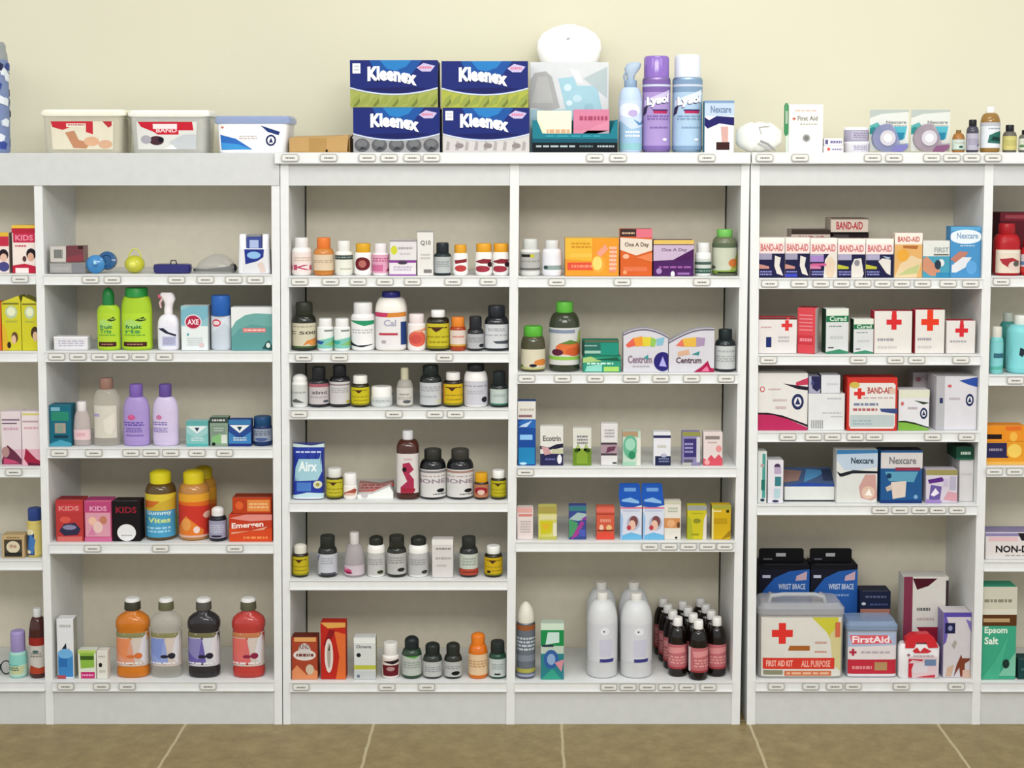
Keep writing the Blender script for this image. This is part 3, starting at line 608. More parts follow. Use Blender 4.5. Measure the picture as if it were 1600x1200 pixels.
bx('A3', 34, 65, 643, 'white carton with dark red swirl, right of two', 'e2d4d6', [R(.05, .93, .95, .97, 'cfc67a'), R(.05, .8, .9, .83, 'b8a0a4'), L(.1, .66, .9, .73, 1, 'd0a4ac'), R(0, 0, 1, .3, 'dcaab8'), P([(.1, .12), (.2, .32), (.75, .12), (1, .08), (1, .0), (.3, .02)], 'a02440'), P([(.3, .06), (1, .03), (1, .0), (.3, .0)], '6a1c38')], dp=.04)
xr = bx('A4', 3, 38, 836, 'small beige and black box with white flower shape', 'bfa578', [R(.1, .05, .9, .8, '4a4438'), E(.5, .48, .3, .26, 'd8ccae'), E(.42, .52, .08, .08, 'b89a80'), E(.58, .5, .08, .07, 'b89a80'), R(.12, .1, .88, .24, '2c2a26'), L(.2, .84, .8, .94, 1, '8a7850')], dp=.04)
r_ = bot('A4', 43, 67, 793, 'yellow bottle with navy blue cap and blue figure', 'ccb964', '2e4688', 'd3c274', [R(.2, 0, .55, .8, '2c4a80'), E(.35, .75, .2, .1, 'e0d8b0'), P([(.2, .1), (.5, .05), (.6, .5), (.4, .7)], '4a7ab8'), E(.3, .1, .12, .06, 'e8e0cc')], caph=.25, capr=.86, shd=.7, lz=(.02, .68), s=.015)
xc, w_, zb, h = place('A5', -14, 6, 1030, .02, .04)
root = thing('eyeglasses', 'dark folded eyeglasses cut by the left edge, '+PHR['A5'], 'eyeglasses', (xc, .04, zb))
m = M(); 
for sx in (-.014, .016):
    m.tube([(sx+.014*math.cos(i*PI/8), 0, .022+.018*math.sin(i*PI/8)) for i in range(17)], .0016, '2c3a36')
m.tube([(-.004, 0, .026), (.001, 0, .03), (.004, 0, .026)], .0014, '2c3a36'); m.obj('frame', root)
m = M(); m.tube([(.03, 0, .024), (.028, .03, .02), (.02, .06, .006)], .0015, '3a4642'); m.tube([(-.028, 0, .024), (-.026, .03, .02), (-.02, .06, .006)], .0015, '3a4642'); m.obj('temple', root)
bot('A5', 15, 42, 985, 'mint jar with lilac cap', '9ed0c4', 'a294c8', 'b5d4c0', [R(0, .55, 1, 1, '8ccfc4'), P([(.3, .1), (.7, .1), (.8, .45), (.4, .5)], 'c2c89a'), L(.15, .25, .6, .45, 2, '4a6a5c'), R(.0, .5, .6, .56, '5fb4a8')], caph=.44, capr=.82, shd=.5, lz=(.03, .5), neck=.8, name='deodorant')
bot('A5', 46, 73, 950, 'brown syrup bottle with white cap and red-white label', '4a201c', 'dfe2e0', 'c9c4bc', [R(0, .78, 1, 1, '9a2c24'), P([(.2, 0), (1, 0), (1, .22), (.6, .16), (.3, .24)], 'b0442a'), L(.3, .45, .7, .6, 2, '8a867e'), E(.5, .62, .1, .04, '4a6a68')], caph=.12, capr=.46, shd=.6, lz=(.07, .6), bk='glass', name='syrup_bottle')

# ================================================================== left bay
g0 = bx('B1', 77, 133, 410, 'flat clear-grey package under the maroon box', '9c9a98', [R(.02, .1, .98, .9, 'a5a3a2'), R(.62, .1, .98, .9, '86868a'), L(.05, .3, .55, .6, 2, 'b9b7b4')], dp=.06, kind='film', name='blister_pack')
xc = g0.x
bx('B1', 78, 103, 385, 'small box end with grey barcode', 'c9c3bd', [R(.25, .25, .8, .8, '8f918c'), *[R(.28+i*.09, .28, .31+i*.09, .78, '5a5c58') for i in range(5)]], dp=.05, on=g0, name='medicine_box')
bx('B1', 103.5, 130, 384, 'small glossy maroon box', '70333a', [P([(0, 0), (1, .1), (1, .5), (0, .3)], '8a3e48'), R(.7, .8, 1, 1, '3c1e20')], dp=.045, on=g0, kind='gloss')
xc, w_, zb, h = place('B1', 137, 175, 393, .015, .05)
root = thing('spinning_toy', 'glossy blue two-lobed round toy, '+PHR['B1'], 'toy', (xc, .04, zb))
m = M(); m.xf = Matrix.Translation((-.012, -.006, h*.42)) @ Matrix.Rotation(.5, 4, 'Y'); m.loft([(-.012, .006, .006), (-.011, .02, .02), (-.004, .0225, .0225), (.004, .0225, .0225), (.011, .018, .018), (.012, .006, .006)], ('3470a8', 'gloss'), 32)
m.xf = Matrix.Translation((-.014, -.02, h*.42)) @ Matrix.Rotation(PI/2, 4, 'X'); m.loft([(-.008, .0245, .0245), (0, .024, .024), (.006, .017, .017), (.008, .004, .004)], ('3f86c0', 'gloss'), 32); m.obj('front_disc', root)
m = M(); m.xf = Matrix.Translation((.012, .004, h*.56)) @ Matrix.Rotation(PI/2-.2, 4, 'X'); m.loft([(-.016, .021, .021), (-.004, .0245, .0245), (.008, .0235, .0235), (.012, .014, .014), (.009, .012, .012)], ('245a8c', 'gloss'), 32); m.obj('rear_disc', root)
m = M(); m.ell((-.012, -.029, h*.5), (.004, .0025, .005), ('a8dcf0', 'gloss')); m.obj('hub', root)
xc, w_, zb, h = place('B1', 191, 222, 389, .015, .05)
root = thing('pacifier', 'translucent yellow ball-shaped pacifier with loop, '+PHR['B1'], 'pacifier', (xc, .04, zb)); q = w_/2
m = M(); m.ell((0, 0, q*.9), (q, q, q*.9), ('c8c83a', 'gloss'), 28, 16); m.obj('shield', root)
m = M(); m.ell((0, -q*.78, q*.9), (q*.5, q*.4, q*.45), ('d8d858', 'gloss'), 20); m.obj('button', root)
m = M(); m.tube([(q*.62*math.cos(i*PI/10), .004, q*1.45+(h-q*1.5)*math.sin(i*PI/10)) for i in range(11)], .002, ('cfcf62', 'plastic')); m.obj('loop', root)
xc, w_, zb, h = place('B1', 237, 296, 407, .015, .05)
root = thing('compact_case', 'flat navy blue case with small dark clasp, '+PHR['B1'], 'case', (xc, .04, zb))
m = M(); m.loft([(0, w_*.44, .02, 4), (.002, w_*.48, .024, 4), (h*.42, w_*.5, .025, 4), (h*.68, w_*.48, .024, 4), (h*.72, w_*.4, .02, 4)], ('26266e', 'gloss'), 40); m.obj('case_body', root)
m = M(); m.tube([(-.006, 0, h*.7), (-.004, 0, h*.95), (.008, 0, h*.95), (.01, 0, h*.7)], .0018, '3a3844'); m.obj('clasp', root)
xc, w_, zb, h = place('B1', 297, 366, 398, .015, .06)
root = thing('brush_pack', 'black brush in a humped clear blister, '+PHR['B1'], 'brush', (xc, .045, zb))
m = M(); m.tube([(-w_*.48, 0, .008), (-w_*.2, 0, .007), (w_*.2, 0, .009), (w_*.42, 0, .012)], [.004, .0035, .006, .009], ('26262a', 'gloss')); m.ell((w_*.42, 0, .013), (.011, .01, .012), ('1c1c20', 'gloss')); m.obj('brush', root)
m = M(); rg = []
for i in range(9):
    t = i/8; rg.append((t*h, w_*.47*math.sqrt(max(.03, 1-t*t)), .026*math.sqrt(max(.03, 1-t*t)), 2.2, w_*.08*t))
m.loft(rg, ('b9b9b6', 'clear'), 36); m.obj('blister', root)
xc, w_, zb, h = place('B1', 370, 423, 366, .012, .035)
root = thing('hanging_device_pack', 'white twin-post pack with navy and light blue shield print, '+PHR['B1'], 'pack', (xc, .03, zb))
m = M(); m.loft([(0, w_*.46, .016, 6), (.002, w_*.48, .0175, 6), (h*.62, w_*.46, .0175, 6), (h*.64, w_*.4, .015, 6)], ('e3e3e6', 'plastic'), 40)
for sx in (-1, 1): m.loft([(h*.6, w_*.12, .012, 3, sx*w_*.34), (h*.65, w_*.12, .013, 3, sx*w_*.34), (h*.95, w_*.11, .013, 3, sx*w_*.34), (h, w_*.09, .01, 3, sx*w_*.34)], ('ececf0', 'plastic'), 24)
m.obj('pack_body', root)
m = M(); m.box(-w_*.22, w_*.22, -.012, .012, h*.62, h*.93, ('3a4a92', 'plastic')); m.box(-w_*.2, w_*.2, -.01, .01, h*.93, h*.99, ('8c8c92', 'plastic'))
m.art([R(.2, .1, .8, .75, 'a9b8dc')], lambda u, v, k: (-w_*.22+u*w_*.44, -.0122-k*.0001, h*.62+v*h*.31), 1)
m.art([P([(.22, .62), (.8, .62), (.78, .42), (.6, .32), (.25, .24)], '26368c'), E(.5, .47, .2, .09, '8cb8e0'), P([(.6, .25), (.75, .3), (.85, .05), (.7, .02)], 'd8c4bc')], lambda u, v, k: ((u-.5)*w_, -.0178-k*.0001, v*h), 1); m.obj('label', root)
bx('B1', 425, 429, 372, 'thin black edge of a card beside the divider', '1c1c20', dp=.03)

bx('B2', 84, 137, 526, 'long low white carton lying flat', 'dcdade', [L(.1, .25, .9, .75, 3, 'b4b2c0'), R(0, .9, 1, 1, 'eeeef0')], s=.02, dp=.035)
def garn(big): return [P([(.5, .8), (.75, .9), (.85, .8), (.65, .76)], '2c4420'), L(.62, .8, .8, .86, 1, 'a8c860'), P([(.15, .75), (.4, .84), (.6, .72), (.75, .74), (.6, .6), (.2, .55)], 'a9d46c'), T('fruit', .2, .55, .7, .66, '2f7a4a'), T('ris' if big else 'Tris', .2, .42, .66, .54, '4c9a50'), L(.15, .34, .8, .4, 1, '6aa838'), R(.12, .04, .85, .17, '4a201c'), L(.25, .08, .72, .13, 1, 'b08070')]
bot('B2', 152, 188, 449, 'slim lime green bottle with pointed dark green cap', 'a8cc2e', '238040', 'b0d038', garn(0), caph=.28, capr=.5, shd=.6, oval=.6, lz=(.02, .64), span=130, neck=.55, name='shampoo_bottle', dome=.5, bk='plastic', nub=None)
bot('B2', 190, 238, 449, 'wide lime green shampoo bottle with broad green cap', 'a8cc2e', '2c9240', 'b0d438', garn(1), caph=.14, capr=.72, shd=.6, oval=.6, lz=(.02, .8), span=130, neck=.74, name='shampoo_bottle', ribs=0)
xc, w_, zb, h = place('B2', 246, 281, 457, .015, .035, None, True)
root = thing('spray_bottle', 'white trigger spray bottle with pinkish head, '+PHR['B2'], 'spray bottle', (xc, .033, zb))
rg = body_rings(w_*.47, .017, h*.46, h*.62, .0085, 3); m = M(); m.loft(rg, ('e6e4ec', 'plastic')); m.obj('bottle_body', root)
m = M(); m.loft([(h*.61, .011, .011), (h*.7, .0115, .0115), (h*.72, .011, .01), (h*.8, .0115, .011, 2, .002), (h*.88, .016, .011, 3, .003), (h*.96, .019, .01, 3, -.003), (h, .014, .008, 3, -.004)], ('eae4e8', 'plastic'), 28); m.box(-.027, -.016, -.005, .005, h*.9, h*.97, ('d86a80', 'plastic'), .002); m.obj('spray_head', root)
m = M(); m.tube([(-.014, -.002, h*.9), (-.022, -.002, h*.82), (-.019, -.002, h*.73)], [.004, .0035, .0025], ('dcb4bc', 'plastic')); m.obj('trigger', root)
m = M(); m.art([R(0, 0, 1, 1, 'dedfea'), P([(.05, .88), (.3, .92), (.55, .72), (.9, .6), (.9, .5), (.4, .66)], '2a2a40'), R(.25, .05, .9, .5, 'b8b8d4'), L(.3, .1, .85, .45, 4, '9696b8')], wrapfn(rg, h*.06, h*.42, 180), 1, True); m.obj('label', root)
bx('B2', 283, 325, 478, 'aqua and white box with dark red oval badge', 'dfe6e6', [R(0, .55, 1, 1, '8fbfc8'), P([(0, .9), (.4, 1), (1, 1), (1, .75), (.6, .6), (0, .6)], '7ab2c2'), E(.45, .64, .32, .17, 'e2d4da'), E(.45, .64, .28, .145, 'b02a48'), T('AXE', .24, .58, .66, .7, 'f0dce0'), E(.25, .36, .04, .03, '4aa0a8'), L(.2, .1, .8, .3, 4, 'c8cfd0'), E(.75, .12, .1, .05, 'd8c4c0')], sart=[R(0, 0, 1, 1, 'c9d0d0')])
bot('B2', 330, 361, 461, 'pale stick bottle with tall bright blue cap and red badge', 'cfd6e0', '2a62b4', 'd3dae2', [E(.35, .8, .2, .12, 'c83a50'), E(.35, .8, .15, .07, 'e6d0d4'), P([(.1, .45), (.7, .8), (1, .6), (1, 0), (0, 0)], 'c4ced8')], caph=.36, capr=.95, shd=.62, neck=.9, oval=.7, lz=(.02, .62), span=140, name='deodorant', ribs=0)
xc, w_, zb, h = place('B2', 361, 427, 480, .012, .04)
w_ -= .001
m = M(); pts = [(-w_/2, 0), (w_/2, 0), (w_/2, h), (-w_/2, h)]
m.box(-w_/2, w_/2, -.02, .02, 0, h, 'dfe2e0')
m.art([P([(0, .5), (.12, .68), (.35, .82), (.6, .86), (1, .84), (1, 0), (0, 0)], '6fa9a4'), P([(0, .3), (.2, .5), (.5, .6), (1, .55), (1, 0), (0, 0)], '5f9c9a'), R(.28, .42, .84, .52, 'd47c78'), L(.3, .44, .82, .5, 1, 'eec8c4'), P([(.75, .04), (.84, .18), (.92, .24), (1, .1), (1, 0)], '2a5450'), E(.9, .12, .05, .06, 'd8e0dc')], lambda u, v, k: (-w_/2+u*w_, -.0202-k*.00007, v*h), 1)
tag(m.obj('ointment_box', None, (xc, .032, zb)), 'white box with rounded teal panel and pink-red strip, '+PHR['B2'], 'box', 'boxes on the '+PHR['B2'])

bx('B3', 77, 111, 633, 'dark teal box with green print', '1c6a80', [R(.08, .86, .5, .95, '7ab0c0'), R(.1, .62, .9, .84, '2e8a70'), R(.25, .32, .75, .56, 'a89a8c'), R(.35, .35, .6, .52, '8aa090'), R(.2, .2, .85, .27, '183c50'), P([(.0, .0), (1, 0), (1, .08), (.5, .16), (0, .06)], '4a9cb4')])
bot('B3', 115, 142, 627, 'small clear bottle with white cap and pink teardrop label', 'd6cac8', 'e3dedf', 'dfc4c8', [E(.5, .5, .42, .48, 'e2c2c6'), L(.3, .35, .7, .7, 3, 'cf8a9a')], caph=.2, capr=.54, shd=.38, lz=(.14, .58), bk='film', span=150, name='baby_oil_bottle', oval=.7)
bot('B3', 146, 188, 590, 'large clear bottle with brown cap', 'd8d2c6', '9a766a', 'd2cdc0', [P([(.45, .55), (.9, .8), (.9, .3), (.7, .1), (.5, .2)], 'dcd6ca'), P([(.0, .75), (.3, .75), (.3, .66), (0, .66)], 'a8a0c4')], caph=.16, capr=.5, shd=.62, bk='clear', oval=.65, name='baby_oil_bottle', neck=.44, lz=(.12, .6), span=110)
bot('B3', 193, 234, 600, 'purple lotion bottle with purple cap', 'a893cc', '7f62b4', 'a893cc', [E(.4, .82, .12, .09, 'c85a8c'), P([(.35, .82), (.4, .95), (.46, .82)], 'd8609a'), L(.12, .52, .78, .68, 2, '5c44a4'), L(.2, .3, .7, .48, 3, '6c54ac'), L(.2, .16, .75, .24, 1, '6c54ac')], caph=.2, capr=.5, shd=.56, oval=.6, lz=(.08, .7), span=150, name='lotion_bottle', ribs=0, group='two lavender bottles')
bot('B3', 239, 279, 600, 'pale lilac lotion bottle with dark purple cap', 'cfc2e0', '68509c', 'cfc2e0', [E(.34, .82, .1, .08, 'c87aa4'), P([(.29, .82), (.34, .94), (.4, .82)], 'c87aa4'), L(.08, .54, .6, .68, 2, '6a58a8'), L(.1, .3, .6, .48, 3, '8070b4')], caph=.2, capr=.48, shd=.56, oval=.6, lz=(.08, .7), span=150, name='lotion_bottle', ribs=0, group='two lavender bottles')
vk = lambda c1, c2, c3: [R(0, .82, 1, 1, c1), P([(.05, .8), (.5, .5), (.95, .8)], 'dfe6e8'), P([(.38, .74), (.62, .74), (.5, .58)], '1c3a54'), P([(.0, .55), (.5, .28), (1, .55), (1, .1), (0, .1)], c2), L(.2, .2, .8, .36, 2, 'c9d8dc'), R(0, 0, 1, .1, c3)]
bx('B3', 291, 325, 658, 'small aqua box with white chevron', '9ccac8', vk('5fa8a8', '7fbcb8', '58b0ac'), dp=.035)
bx('B3', 328, 356, 652, 'small grey-green box with dark top', '8aa08c', [R(0, .8, 1, 1, '3a4a44'), L(.1, .84, .9, .95, 1, 'c9c8c4'), R(.1, .4, .85, .72, '7f9484'), P([(.1, .3), (.6, .45), (.6, .1), (.1, .1)], '84b87a'), R(.62, .1, .95, .4, 'd0d8cc'), E(.2, .08, .1, .06, '141a18'), L(.2, .5, .8, .66, 2, 'b5c2b8')], dp=.035, side='2a3430')
bx('B3', 357, 392, 656, 'small navy box with white chevron', '2a4a90', vk('3a7ab0', '3f7fb8', '23347c'), dp=.035)
bot('B3', 396, 425, 650, 'squat navy jar with grey label', '1e3464', '1d4a78', '9aa4b4', [L(.2, .5, .8, .9, 3, '5a6880'), E(.5, .25, .2, .12, '4a6090'), R(0, 0, 1, .1, '2c4474')], caph=.3, capr=.94, shd=.6, neck=.9, lz=(.12, .62), name='ointment_jar', cat='jar', s=.01)

bx('B4', 87, 130, 781, 'red gummy box with dark blue oval', 'b83a3a', [R(.05, .7, .95, .9, 'c43c44'), T('KIDS', .12, .74, .86, .85, 'd88a84'), E(.35, .52, .2, .08, 'd4564a'), P([(.12, .25), (.3, .42), (.7, .45), (.9, .3), (.8, .16), (.3, .14)], '34304c'), E(.5, .34, .25, .06, '8a86a8'), R(.05, .0, .95, .12, 'd06a64')], top='8c2c30', dp=.05)
bx('B4', 132, 174, 782, 'pink gummy box with pale pink picture', 'c45a80', [R(.0, .72, 1, .96, 'b84878'), T('KIDS', .2, .74, .84, .86, 'dc9cb8'), R(.04, .12, .96, .7, 'd498a8'), E(.3, .5, .15, .1, 'e4b8a0'), E(.7, .52, .14, .1, 'c07a60'), E(.5, .35, .18, .14, 'e2c0b8'), P([(.1, .15), (.3, .35), (.4, .15)], 'cf7ea0'), R(0, 0, 1, .1, 'cc6a94')], top='a84070', dp=.05)
bx('B4', 176, 219, 783, 'black gummy box with red lettering and white round shape', '1a1518', [T('KIDS', .12, .7, .88, .86, '8c2030'), E(.5, .22, .34, .21, 'e2e2e2'), L(.3, .12, .7, .18, 1, 'a8a8a8')], dp=.05, top='2a2024')
def gum(x0, x1, yt, label, s, base, arts, capc='d8cc20'):
    r_ = bot('B4', x0, x1, yt, label, base, capc, arts[0], arts[1:], caph=.19, capr=.7, shd=.68, s=s, lz=(.05, .74), name='vitamin_bottle', neck=.64, bk='gloss', ribs=1, dome=.3)
    return r_
gum(228, 275, 733, 'yellow-capped gummy bottle with blue and yellow label', .015, '5a4420', ['c9a838', R(0, 0, .9, .62, '4a9cc4'), P([(0, .75), (.5, .8), (1, .95), (1, 1), (0, 1)], 'd8c040'), P([(0, .66), (.4, .7), (.55, .84), (0, .86)], 'c86a2c'), T('Gummy', .25, .5, .78, .62, 'c8e0ea'), T('Vites', .3, .34, .75, .46, 'cbe08c'), L(.25, .1, .75, .26, 2, '9cd0e8'), E(.08, .3, .06, .1, 'd8904a'), E(.93, .3, .05, .2, '88b43c')])
gum(280, 327, 733, 'yellow-capped gummy bottle with orange-red label', .015, 'b88040', ['d86a24', R(0, .82, 1, 1, 'dfa032'), P([(.1, 0), (.9, 0), (1, .7), (.1, .76)], 'c8382c'), P([(.1, .1), (.4, .5), (.6, .3), (.75, .15), (.7, 0), (.1, 0)], 'dc7a30'), E(.4, .3, .1, .14, 'e09a50'), E(.85, .5, .12, .08, 'e8b8a8'), E(.6, .18, .06, .08, 'e8d0c8'), R(0, 0, 1, .05, 'd8b0a0')], 'd8c61e')
gum(299, 338, 727, 'yellow-capped gummy bottle mostly hidden behind the orange-red one', .11, 'c08a30', ['d07828', R(0, .7, 1, 1, 'd89a30'), R(0, .2, .9, .6, 'c45a28')], 'c9b418')
bot('B4', 327, 354, 791, 'small dark bottle with white cap and grey-violet label', '20202a', 'e0e0de', '9c9cb4', [L(.2, .3, .8, .8, 4, 'c4c4d4'), E(.5, .12, .2, .06, '3a2c3c')], caph=.26, capr=.72, shd=.62, lz=(.1, .62), s=.008, dome=.4)
q1 = bx('B4', 358, 425, 804, 'orange-red box with white slanted lettering, under a smaller one', 'c03c22', [P([(0, .0), (1, 0), (1, .5), (.5, .4), (0, .5)], 'd04a24'), P([(0, .86), (.4, 1), (1, 1), (1, .8), (.5, .75)], 'dc8a80'), T('Emergen', .06, .42, .8, .68, 'f0e0d8', 0, .08), P([(.05, .34), (.8, .44), (.9, .56), (.5, .4), (.05, .28)], 'dca890'), L(.3, .08, .9, .22, 1, 'e88a50')], dp=.06, s=.01)
bx('B4', 363, 424, 777, 'small orange-red box stacked on the slanted-lettering box', 'b8401e', [R(.38, .15, .96, .85, 'dc8844'), L(.42, .3, .92, .7, 2, 'e8b480'), E(.18, .5, .1, .25, 'd86030')], dp=.05, s=.015, on=q1, top='8c3418')

bx('B5', 89, 115, 967, 'tall slim white and blue carton', 'dddfe2', [L(.15, .84, .85, .92, 1, 'b8b8b4'), P([(.3, .5), (.55, .6), (.6, .45), (.75, .52), (.7, .44), (.45, .42)], '242c3a'), R(.05, .03, .95, .42, '3f86c4'), R(.1, .2, .6, .34, '2f6fb4'), E(.5, .42, .45, .08, '70aede'), R(0, 0, .5, .06, 'b05058')], dp=.035, side='a8a89c')
r_ = bx('B5', 122, 150, 1016, 'short white box with green label and magenta strip', 'd8dccc', [P([(.1, .92), (.9, .95), (.9, .4), (.15, .36)], '8cb848'), R(.12, .66, .88, .8, '3f6020'), R(.15, .02, .92, .24, 'c02c70'), L(.2, .08, .86, .18, 1, 'e0a0c0'), R(0, .9, 1, 1, 'b0cc60')], dp=.03, s=.012)
bx('B5', 151, 168, 1017, 'narrow white box with black dot', 'dcdad0', [L(.15, .75, .8, .85, 1, 'b0aea0'), E(.35, .5, .16, .08, '1c1a18'), L(.2, .2, .8, .35, 1, 'c4c2b4')], dp=.03, s=.01)
def wash(x0, x1, body, labs, capc, label, bk='liquid'):
    xc, w_, zb, h = place('B5', x0, x1, 933, .015, .07, None, True)
    Rx, Ry = w_/2, w_/2*.72
    root = thing('rehydration_bottle', label+', '+PHR['B5'], 'bottle', (xc, .015+Ry, zb), 0, 'large drink bottles on the bottom shelf, left bay')
    rg = [(0, Rx*.84, Ry*.84, 2.6), (.004, Rx*.94, Ry*.94, 2.6), (h*.1, Rx*.96, Ry*.96, 2.6), (h*.13, Rx*.9, Ry*.9, 2.6), (h*.17, Rx*.94, Ry*.94, 2.6), (h*.56, Rx*.94, Ry*.94, 2.6), (h*.59, Rx*.9, Ry*.9, 2.5), (h*.63, Rx*.99, Ry*.99, 2.4), (h*.7, Rx, Ry, 2.2), (h*.75, Rx*.92, Ry*.95, 2), (h*.79, Rx*.7, Ry*.8), (h*.82, Rx*.42, Ry*.6), (h*.84, Rx*.4, Rx*.4), (h*.87, Rx*.4, Rx*.4)]
    m = M(); m.loft(rg, (body, bk)); m.obj('bottle_body', root)
    m = M(); m.loft([(h*.85, Rx*.46, Rx*.46), (h*.855, Rx*.48, Rx*.48), (h*.95, Rx*.46, Rx*.46), (h*.96, Rx*.43, Rx*.43)], (capc, 'plastic'), 48, 1); m.obj('cap', root)
    m = M(); m.loft([(h*.958, Rx*.44, Rx*.44), (h*.985, Rx*.42, Rx*.42), (h, Rx*.3, Rx*.3)], ('e8e8e6', 'plastic'), 32); m.obj('cap_top', root)
    m = M(); m.art([R(0, 0, 1, 1, 'cfc2b8' if body[0] in 'dc' else 'cfd0d6')]+labs, wrapfn(rg, h*.15, h*.58, 190), .6, True); m.obj('label', root)
def wl(c1, c2, c3, band='8c8a60'): return [R(0, .86, .8, 1, band), P([(0, 0), (.55, .1), (.5, .84), (0, .84)], c1), P([(.1, .5), (.45, .2), (.5, .84), (.2, .84)], c2), P([(.7, .84), (.85, 1), (.8, 0), (.6, .3)], 'd8d4d8'), E(.62, .32, .08, .09, c3), E(.5, .3, .05, .05, c3), L(.15, .06, .7, .14, 1, 'e8e4e4')]
wash(182, 235, 'd27a22', wl('d8987c', 'dc8a5c', 'd0703c'), '3e3c2c', 'orange drink bottle with dark cap')
wash(236, 286, 'c9c8c0', wl('8fa0d4', '7f92cc', '2c2a38'), '66664a', 'clear drink bottle with blue and white label', 'clear')
wash(294, 345, '2f2c30', wl('6a60a8', '8a84b8', '2c2838', '7a7450'), '55534c', 'dark grape drink bottle')
wash(363, 415, 'c23f3a', wl('d46a6a', 'd86c64', '8c2844', 'c07a50'), '5a5a44', 'red drink bottle')

# ================================================================== middle-left bay
W_ = 'e6e6e4'
bot('C1', 456, 487, 371, 'white bottle with rounded shoulder and pink letters', 'e9e7e4', 'e3e2e0', 'e6d8d4', [T('iKi', .1, .15, .9, .4, 'b8506c'), L(.3, .55, .85, .8, 2, 'cdb8a0')], caph=.26, capr=.7, shd=.62, lz=(.05, .66))
bot('C1', 490, 522, 371, 'amber bottle with orange cap and beige label', 'c98038', 'e07a34', 'd8c4a8', [L(.15, .5, .8, .7, 2, 'b09a84'), R(0, 0, 1, .08, 'b87830')], caph=.28, capr=.66, shd=.56, lz=(.1, .58), bk='gloss')
bot('C1', 524, 551, 376, 'white bottle with dark green band', 'e8e8e2', 'e4e4e0', 'e0e0d4', [R(0, .72, 1, .95, '3e4c48'), L(.1, .78, .9, .9, 1, '8a9490'), L(.4, .15, .8, .3, 1, 'b8b8a8')], caph=.3, capr=.76, shd=.62, lz=(.05, .68))
bot('C1', 554, 581, 380, 'white bottle with gold cap and dark red oval', 'ecebe8', 'd8a424', 'ecebe8', [E(.5, .5, .28, .36, '702028'), E(.5, .5, .13, .2, 'b06a60')], caph=.28, capr=.84, shd=.66, lz=(.05, .66), neck=.78)
bot('C1', 582, 608, 380, 'white bottle with pink label', 'ece8ea', 'e6e0e2', 'd9a0b8', [L(.2, .6, .85, .85, 2, 'b85a84'), P([(.7, .1), (1, .1), (1, .5)], '8c1c40'), R(.1, .1, .6, .45, 'c86c94')], caph=.3, capr=.78, shd=.66, lz=(.05, .68))
q1 = bx('C1', 608, 650, 407, 'small white box with purple band, under the dotted box', 'dcd8dc', [R(0, .85, 1, 1, '8a3c98'), R(0, 0, 1, .1, '9a60a8'), L(.15, .3, .85, .65, 2, 'b8b0c0'), E(.5, .86, .18, .12, '4a3c50')], dp=.045)
bx('C1', 609, 651, 375, 'white box with yellow-green dot, stacked on the purple-banded box', 'd9d6d6', [E(.16, .5, .12, .22, 'c8cc3c'), L(.3, .5, .85, .7, 1, 'a8a4a4'), L(.35, .25, .8, .4, 1, 'c0bcbc'), R(.0, .92, 1, 1, '9a9696')], dp=.045, on=q1)
bx('C1', 652, 677, 360, 'tall narrow white box with grey lettering', 'dcdad6', [T('Q10', .2, .66, .85, .78, '7a7874'), L(.2, .35, .8, .5, 2, 'bdbab4'), R(.4, .06, .9, .14, '7f7c78'), R(0, .96, 1, 1, '9c9a94')], dp=.035)
bot('C1', 678, 705, 379, 'dark bottle with black cap and grey label', '2a3438', '252b30', 'b8bcbc', [L(.3, .35, .75, .75, 3, '8c9496')], caph=.32, capr=.72, shd=.58, lz=(.08, .6))
bot('C1', 708, 731, 382, 'small white bottle with gold cap and red print', 'ecebe8', 'dca030', 'ecebe8', [P([(.25, .7), (.8, .78), (.78, .6), (.3, .5)], '8c2a34'), E(.52, .26, .24, .18, 'b84040')], caph=.27, capr=.82, shd=.68, lz=(.05, .68), neck=.78)
for x0, x1, side_ in ((743, 769, 'left'), (770, 797, 'right')):
    bot('C1', x0, x1, 380, 'white gold-capped bottle with dark red blots, '+side_+' of pair by divider', 'ecebe8', 'dfa02c', 'ecebe8', [P([(.15, .6), (.5, .75), (.85, .7), (.7, .5), (.4, .5)], '8a2a38'), E(.45, .22, .28, .17, 'a03444'), E(.75, .45, .12, .14, '3a1c28')], caph=.27, capr=.92, shd=.68, lz=(.05, .68), neck=.86)

bot('C2', 453, 494, 472, 'large dark green bottle with beige label and orange shape', '24281e', '35382e', 'cfc8b0', [T('C 500', .12, .55, .86, .68, '5c564a'), P([(.5, .1), (.85, .3), (.9, .42), (.6, .3)], 'd08038'), E(.78, .2, .14, .1, 'd89048'), R(0, 0, 1, .08, '4a6038'), L(.2, .82, .8, .92, 1, 'a8a48c')], caph=.26, capr=.72, shd=.58, lz=(.06, .64), bk='gloss')
for x0, x1, c, side_ in ((496, 521, '2c5c9c', 'blue wave'), (522, 547, '3aa89c', 'teal wave')):
    bot('C2', x0, x1, 497, 'short white bottle with '+side_, 'ecebea', 'e6e6e4', 'e2e6e2', [P([(0, .3), (.4, .45), (1, .6), (1, 0), (0, 0)], '7cc0b0'), P([(.05, .28), (.4, .2), (.5, .35), (.1, .42)], c), R(.5, .85, .85, .93, '7a8080'), P([(.5, .2), (1, .45), (1, .1)], '88b868')], caph=.26, capr=.84, shd=.72, lz=(.04, .7), neck=.8)
bot('C2', 549, 586, 472, 'tall white bottle with green wedge', 'ecebe9', 'e4e4e4', 'e6e6e4', [P([(.1, .9), (.85, .9), (.85, .78), (.55, .72)], '2c9468'), L(.2, .45, .8, .62, 2, 'b8babc'), P([(.1, .2), (.4, .06), (.85, .1), (.5, .0), (.1, .06)], '2a3040')], caph=.24, capr=.8, shd=.7, lz=(.08, .7), neck=.76)
